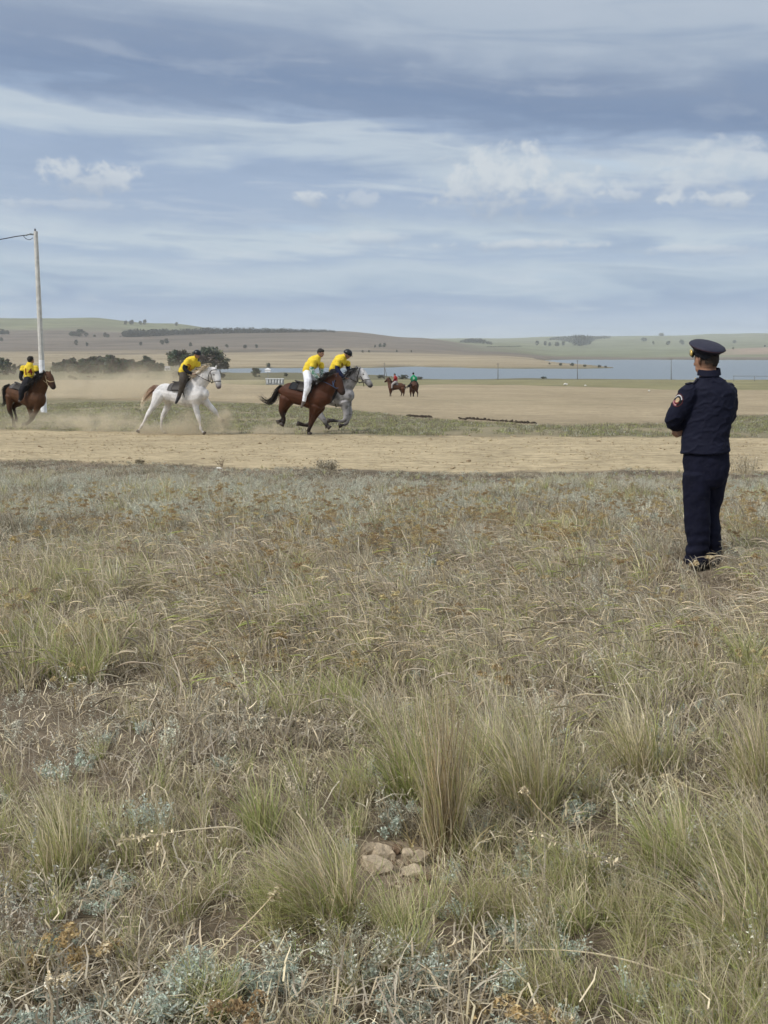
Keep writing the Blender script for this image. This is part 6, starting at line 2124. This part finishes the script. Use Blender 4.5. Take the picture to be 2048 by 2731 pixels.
# shrubs on the lake shore
for (x, y, h, w, lab) in ((683, 1006, 26, 1.0, 'rounded shrub on the lake shore left of the draped stand'), (715, 980.5, 13, .9, 'shrub on the far bank above the draped stand'), (762, 1004, 10, 1.1, 'low shrub on the shore right of the draped stand'), (1015, 1009, 10, 2.0, 'flat shrub on the shore left of the red rider'),
                          (1075, 1011, 12, 2.2, 'long low shrub behind the red rider'), (1118, 1013, 9, 2.0, 'low shrub right of the green rider'), (1450, 1010, 6, 2.6, 'flat dark shrub at the near lake shore'), (1545, 1009, 6, 3.2, 'long flat shrub on the near shore below the middle pole'), (1605, 1010, 6, 2.6, 'flat shrub on the near shore right of the middle pole'),
                          (1495, 975, 7, 1.3, 'shrub on the back of the lake spit'), (1525, 975.5, 8, 1.4, 'rounded shrub in the middle of the lake spit'), (1560, 978, 6, 1.5, 'low shrub near the end of the lake spit'), (1598, 980, 7, 1.3, 'shrub second from the tip of the lake spit'), (1615, 981, 6, 1.2, 'shrub on the very tip of the lake spit'), (1465, 972, 5, 1.1, 'small shrub on the landward part of the lake spit'),
                          (188, 1009, 9, 1.6, 'low bush on the pale field right of the pole'), (200, 1013, 7, 1.8, 'flat bush in front of the low bush on the pale field'), (345, 1007, 7, 2.0, 'low grey bush on the pale field before the shelterbelt'), (395, 1008, 6, 1.6, 'small grey bush on the pale field near the white horse')):
    place_tree('bush', x, y, h, lab, 'shrub', w=w, cat='shrub')
# single trees on the hills: (px, base y, height, kind, label)
for (x, y, h, w, lab) in (
        (5, 894, 16, 1.6, 'dark copse at the picture edge on the left hillside'), (20, 893, 12, 1.2, 'small tree next to the copse at the picture edge'), (4, 911, 11, 1.1, 'little lone tree low on the hillside at the picture edge'),
        (195, 898, 14, 2.0, 'left lump of the dark hillside copse right of the pole'), (212, 898, 20, 1.8, 'tallest tree in the dark hillside copse right of the pole'), (230, 898, 11, 1.4, 'low end of the dark hillside copse right of the pole'), (252, 899, 7, 1.3, 'tiny tree right of the dark hillside copse'),
        (280, 900, 14, .9, 'first of two close hillside trees below the hilltop grove'), (288, 901, 10, 1.0, 'second of two close hillside trees below the hilltop grove'), (203, 921, 15, .9, 'round lone tree on the brown slope'), (232, 924, 11, .9, 'smaller lone tree right of the round one on the brown slope'),
        (335, 866, 11, 1.2, 'left tree of the grove on top of the hill'), (350, 866, 13, 1.4, 'middle tree of the grove on top of the hill'), (374, 866, 10, 1.2, 'tree right of the middle in the hilltop grove'), (386, 866, 14, 1.0, 'right tree of the grove on top of the hill'), (470, 869, 10, 1.1, 'lone tree on the crest of the falling hill'),
        (375, 922, 11, 1.0, 'lone tree on the brown slope under the forest belt'), (432, 919, 12, 1.3, 'left tree of a pair under the forest belt'), (444, 918, 15, 1.1, 'taller tree of a pair under the forest belt'), (508, 925, 12, 1.0, 'lone tree on the slope above the helmet of the white horse rider'), (605, 927, 9, 1.4, 'first of three slope trees right of the bushy trees'), (653, 929, 10, 1.5, 'second of three slope trees right of the bushy trees'), (684, 929, 11, .9, 'third of three slope trees right of the bushy trees'),
        (1000, 927, 8, .8, 'small tree left of a square hillside clump'), (1014, 927, 11, 1.0, 'left tree of the square hillside clump'), (1025, 927, 12, 1.0, 'right tree of the square hillside clump'), (967, 941, 7, 1.2, 'tiny shrub tree low on the brown hill'), (984, 941, 7, 1.0, 'tiny tree right of another low on the brown hill'),
        (1058, 940, 7, .9, 'tiny slope tree left of two others'), (1097, 940, 6, .9, 'tiny slope tree right of another'), (1432, 921, 12, 1.2, 'left tree below the far blue wood'), (1454, 922, 13, .9, 'slim tree below the far blue wood'), (1466, 924, 11, 1.0, 'third tree below the far blue wood'), (1485, 925, 13, 1.2, 'broad tree below the far blue wood'), (1502, 922, 12, 1.0, 'fifth tree below the far blue wood'),
        (1717, 911, 11, 1.9, 'round dark copse on the far green hill left of the cap'), (1742, 919, 9, 1.0, 'small tree under the round copse on the far hill'), (1782, 920, 11, 1.5, 'copse left of the cap on the far hill'), (1818, 919, 13, 1.3, 'tree group just left of the cap'), (1764, 897, 9, 2.0, 'grove on the far skyline left of the cap'), (1958, 916, 9, 1.4, 'faint copse on the far hill right of the cap'), (1955, 932, 6, 1.2, 'small shrub tree on the slope right of the cap'), (2040, 926, 6, 1.1, 'small tree on the slope at the picture edge')):
    place_tree('round', x, y, h, lab, w=w, ymin=1100)


def wood(name, rows, label, seed):
    """a far wood that reads as one mass; rows: (px, base py, height px)"""
    rng = np.random.default_rng(seed)
    Q, C, S = [], [], []
    P = np.array(rows, float)
    n = int((P[-1, 0] - P[0, 0]) / 1.6)
    for x in np.linspace(P[0, 0], P[-1, 0], n):
        y = np.interp(x, P[:, 0], P[:, 1]); h = np.interp(x, P[:, 0], P[:, 2]) * rng.uniform(.75, 1.15)
        b = hit(x + rng.normal(0, 1), y + rng.uniform(-.6, .6), 1500)
        H = h * b[1] / F
        m = 34
        d = rng.normal(size=(m, 3)) * np.array((H * .28, H * .28, H * .26)) + np.array((0, 0, H * .52))
        d[:, 2] = np.clip(d[:, 2], .3, H)
        Q.append(b + d); C.append(np.array((.05, .058, .045)) * rng.uniform(.7, 1.25, (m, 1)) * np.ones((m, 3))); S.append(np.full(m, H * .20))
    Q, C, S = np.concatenate(Q), np.concatenate(C), np.concatenate(S)
    v, f, c = quads_at(rng, Q, 1.0, C)
    v = (v.reshape(-1, 4, 3) - Q[:, None]) * S[:, None, None] + Q[:, None]
    o = solo(name, v.reshape(-1, 3), f, M_LEAF, tuple(Q[0]), label, 'wood', col=c, kind='stuff')


wood('forest_belt', [(330, 899, 17), (420, 896, 16), (470, 893, 13), (560, 890, 14), (640, 888, 12), (760, 887, 10), (880, 886, 6), (905, 886, 2)], 'long dark forest belt running along the hill crest', 1)
wood('forest_belt', [(1228, 914, 6), (1250, 914, 11), (1280, 915, 11), (1312, 919, 6)], 'small dark wood at the right end of the brown hill', 2)
wood('forest_belt', [(1465, 907, 6), (1490, 907, 9), (1520, 912, 14), (1545, 922, 24), (1570, 916, 18), (1585, 906, 8), (1625, 902, 6)], 'blue grey wood on the far hills beyond the lake', 3)
wood('forest_belt', [(1390, 925, 3), (1300, 926, 3)][::-1], 'thin line of scrub below the far wood', 4)


# ------------------------------------------------------------------ small things far off
def far_pole(px, top, base, label, brace=False):
    b = hit(px, base, 380, 520)
    tr = Tr(0, 0, 1, b[1]); t = tr(px, top)
    root = thing('utility_pole', b, label, 'pole')
    wd = mat('grey_wood', (.16, .145, .13), .9, .2, 4)
    m = MB(); m.tube([(b[0], b[1], b[2] - .3, .16), (t[0], t[1], t[2], .11)], 8, 1, cap=.1); part('shaft', m.verts(), m.f, wd, root, True)
    m = MB(); m.box((t[0], t[1], t[2] - .5), (.7, .06, .06)); part('crossarm', m.verts(), m.f, wd, root)
    if brace:
        e = tr(px + 8, base - 6); m = MB(); m.tube([(e[0], e[1], b[2] - .2, .12), (t[0], t[1], t[2] - 1.4, .1)], 8, 1, cap=.1); part('brace', m.verts(), m.f, wd, root, True)


far_pole(1025, 967, 1012, 'braced wooden pole on the shore behind the red rider', True)
far_pole(1328, 968, 1013, 'thin wooden pole on the shore right of the far riders')
far_pole(1540, 960, 1012, 'thin wooden pole on the shore in front of the lake spit')
far_pole(1790, 956, 1013, 'thin wooden pole on the shore left of the officer')
far_pole(352, 967, 1004, 'pale pole standing in front of the long shelterbelt')


def build_fence():
    b = hit(1957, 1017, 380, 520)
    tr = Tr(0, 0, 1, b[1])
    root = thing('rail_fence', b, 'single rail post fence by the lake right of the officer', 'fence')
    st = mat('grey_pipe', (.17, .17, .17), .6, .1)
    for x in (1957, 2012, 2067, 2122):
        g, t = tr(x, 1018), tr(x, 1003)
        m = MB(); m.tube([(g[0], g[1], g[2] - .2, .09), (t[0], t[1], t[2], .08)], 8, 1, cap=.1); part('post', m.verts(), m.f, st, root, True)
    m = MB(); m.tube([(*tr(1955, 1003), .08), (*tr(2124, 1003.6), .08)], 8, 1, cap=.1); part('rail', m.verts(), m.f, st, root, True)


build_fence()


def build_stand():
    b = hit(733, 1026, 150, 330)
    tr = Tr(0, 0, 1, b[1]); k = tr.k
    root = thing('draped_stand', b, 'low stand hung with scalloped white cloth on the field left of the brown horse', 'stand')
    wc = mat('white_drape', (.74, .75, .77), .85, .1, 4); gc = mat('grey_stand_frame', (.26, .27, .28), .8, .15, 4)
    w, h = 46 * k, 15 * k
    m = MB(); m.box(b + (0, 0, h * .5), (w / 2, .7, h * .5)); part('platform', m.verts(), m.f, gc, root)
    m = MB(); m.box(b + (0, -.05, h + .06), (w / 2 + .08, .85, .05)); part('top', m.verts(), m.f, wc, root)
    for i in range(6):
        x = b[0] - w / 2 + (i + .5) * w / 6
        V, Fq = [], []
        for j, t in enumerate(np.linspace(-1, 1, 9)):
            z1 = h - h * (.30 + .6 * (1 - t * t)) * (1 if i % 2 == 0 else .8)
            y = b[1] - .76 - .06 * math.cos(t * 4)
            V += [(x + t * w / 12 * .9, y, b[2] + h + .0), (x + t * w / 12 * .55, y - .04, b[2] + max(z1, .05))]
        Fq = [(2 * j, 2 * j + 1, 2 * j + 3, 2 * j + 2) for j in range(8)]
        part('cloth_swag', V, Fq, wc, root)
    # small canopy on a post
    p = tr(714, 1010, .6); t = tr(714, 990, .6)
    m = MB(); m.tube([(*p, .07), (*t, .06)], 8, 1, cap=.1); part('canopy_post', m.verts(), m.f, gc, root, True)
    m = MB(); m.box(t + (.0, 0, .1), (.62, .5, .28)); cb = part('canopy_box', m.verts(), m.f, wc, root)
    V = [t + q for q in ((-.75, -.6, .36), (.75, -.6, .36), (.75, .6, .36), (-.75, .6, .36), (0, 0, .75))]
    part('canopy_roof', V, [(0, 1, 4), (1, 2, 4), (2, 3, 4), (3, 0, 4), (3, 2, 1, 0)], wc, cb)


build_stand()


def build_house(px, py, w, h, label):
    b = hit(px, py, 450, 900); k = b[1] / F
    root = thing('house', b, label, 'house')
    W2, H2 = w * k / 2, h * k
    m = MB(); m.box(b + (0, 0, H2 * .3), (W2, W2 * .7, H2 * .3)); part('wall', m.verts(), m.f, mat('white_plaster', (.7, .69, .66), .9, .1, 1), root)
    V = [(b[0] + sx * W2 * 1.1, b[1] + sy * W2 * .85, b[2] + H2 * .6) for sx in (-1, 1) for sy in (-1, 1)] + [(b[0] + sx * W2 * 1.1, b[1], b[2] + H2) for sx in (-1, 1)]
    part('roof', V, [(0, 2, 5, 4), (1, 4, 5, 3), (0, 4, 1), (2, 3, 5), (0, 1, 3, 2)], mat('grey_roofing', (.30, .29, .29), .8, .15, 1), root)
    for s in (-.45, .45):
        m = MB(); m.box(b + (s * W2, -W2 * .7 - .03, H2 * .32), (W2 * .16, .03, H2 * .12)); part('window', m.verts(), m.f, mat('dark_pane', (.04, .05, .06), .2, 0), root)
    m = MB(); m.box(b + (0, -W2 * .7 - .04, H2 * .2), (W2 * .12, .03, H2 * .2)); part('door', m.verts(), m.f, mat('brown_door', (.12, .08, .05), .7, .1), root)


build_house(447, 988, 13, 11, 'small white house at the end of the shelterbelt')
build_house(424, 988, 8, 10, 'tiny pale house beside the white house at the shelterbelt')


def cow(px, py, label):
    b = hit(px, py, 350, 800); tr = Tr(0, 0, 1, b[1])
    root = thing('cow', b, label, 'cow')
    c = np.array((.10, .055, .035)); m = MB(); s = .75
    R = lambda x, z, r, y=0: (b[0] + x * s, b[1] + y, b[2] + z * s, r * s, r * s * .85)
    m.tube([R(-1.0, 1.15, .22), R(-.8, 1.12, .36), R(-.2, 1.05, .42), R(.4, 1.1, .38), R(.7, 1.15, .25)], 10, 2, col=c)
    m.tube([R(.65, 1.15, .22), R(1.0, .95, .16), R(1.2, .75, .15), R(1.35, .5, .1)], 8, 2, col=c)
    for x in (-.8, .5):
        for y in (-.2, .2):
            m.tube([R(x, .95, .16, y), R(x + .03, .5, .08, y), R(x, .02, .07, y)], 8, 2, col=c * .7)
    v, f, nr = fuse(m, .05, 2)
    part('body', v, f, M_COAT, root, True, colour_by_skeleton(v, m.sk))
    t = MB(); t.tube([R(-1.0, 1.3, .04), R(-1.15, .9, .035), R(-1.15, .5, .05)], 6, 2); part('tail', t.verts(), t.f, mat('cow_tail', (.06, .035, .025), .8, .1), root, True)


cow(236, 1009, 'brown cow grazing on the pale field, left of the two')
cow(252, 1008, 'brown cow grazing on the pale field, right of the two')

# dark turned clods along the strip
_r = np.random.default_rng(31)
V, Fq, n = [], [], 0
sv, sf = sphere_mesh(7)
CP = np.array([hit(x, y) for x, y in ((1085, 1110), (1120, 1112), (1150, 1111), (1190, 1116), (1245, 1118), (1300, 1122), (1360, 1125), (1425, 1127.5))])
for i in range(300):
    x = _r.choice([_r.uniform(CP[0, 0], CP[2, 0]), _r.uniform(CP[4, 0] - .3, CP[7, 0])])
    if fbm(np.array([x * 1.7]), np.array([3.3]), 2)[0] < -.25: continue
    y = np.interp(x, CP[:, 0], CP[:, 1]) + _r.normal(0, .4) + .5 * math.sin(x * 2.1)
    r = _r.uniform(.015, .05)
    q = sv * (1 + .3 * _r.normal(size=(len(sv), 1))) * np.array((1.2, 1, .8)) * r + np.array((x, y, float(T(x, y)) + r * .4))
    V.append(q); Fq += [tuple(k + n for k in p) for p in sf]; n += len(q)
solo('dirt_clods', np.concatenate(V), Fq, mat('dark_turned_earth', (.055, .043, .032), .95, .3, 6), tuple(CP[3]), 'ragged line of dark turned earth clods beside the grass strip', 'dirt', kind='stuff')


# ------------------------------------------------------------------ dust and air
def dust(px, py, Y, rx, ry, rz, dens, label, seed, scale=1.6):
    g = U(px, py, Y); c = np.array((g[0], Y, g[2]))
    m = bpy.data.materials.new('dust_%d' % seed); m.use_nodes = True
    nt = m.node_tree; nt.nodes.clear(); b = NB(nt)
    out = b.n('ShaderNodeOutputMaterial'); pv = b.n('ShaderNodeVolumePrincipled')
    pv.inputs['Color'].default_value = (.88, .78, .60, 1)
    pv.inputs['Anisotropy'].default_value = .1
    tc = b.n('ShaderNodeTexCoord')
    p = b.vmath('DIVIDE', tc.outputs['Object'], (rx, ry, rz))
    r = b.vmath('LENGTH', p)
    fall = b.smooth(r, 1.0, .25)
    sh = b.vmath('ADD', tc.outputs['Object'], (seed * 3.1, 0, 0))
    nz = b.smooth(b.noise(sh, scale, 4, .6, .5), .38, .72)
    b.put(pv.inputs['Density'], b.math('MULTIPLY', b.math('MULTIPLY', fall, nz), dens))
    b.link(pv.outputs[0], out.inputs['Volume'])
    v, f = sphere_mesh(20)
    o = solo('dust_cloud', v * np.array((rx, ry, rz)) + c, f, m, tuple(c), label, 'dust', kind='stuff')


dust(510, 1135, 31.0, 1.0, .7, .6, 5.5, 'puff of sandy dust between the legs of the white horse', 1, 2.2)
dust(600, 1130, 30.8, .45, .4, .6, 7.0, 'small dust plume in front of the white horse hooves', 2, 3.0)
dust(400, 1148, 31.2, .8, .6, .32, 8.0, 'dust at the trailing hoof of the white horse', 3, 2.2)
dust(120, 1135, 35.0, 2.6, 1.2, .6, 1.7, 'dust rolling along the track behind rider number 14', 4, 1.4)
dust(280, 1125, 33.0, 1.6, 1.0, .55, 2.2, 'thin dust trailing between the bay and the white horse', 5, 1.6)
dust(720, 1150, 31.2, .8, .6, .32, 4.5, 'low dust under the hind hooves of the brown horse', 6, 2.6)
dust(330, 1020, 95.0, 14.0, 8.0, 2.6, .32, 'pale veil of dust hanging over the field behind the white horse', 7, .25)


def build_haze():
    m = bpy.data.materials.new('air'); m.use_nodes = True
    nt = m.node_tree; nt.nodes.clear(); b = NB(nt)
    out = b.n('ShaderNodeOutputMaterial'); pv = b.n('ShaderNodeVolumePrincipled')
    pv.inputs['Color'].default_value = (.90, .95, 1.0, 1)
    pv.inputs['Density'].default_value = .000105
    pv.inputs['Anisotropy'].default_value = .0
    b.link(pv.outputs[0], out.inputs['Volume'])
    q = MB(); q.box((0, 5600, 55), (27500, 5720, 70))
    solo('haze', q.verts(), q.f, m, (0, 0, 0), 'thin bluish haze softening the distant hills', 'haze', kind='stuff')


build_haze()
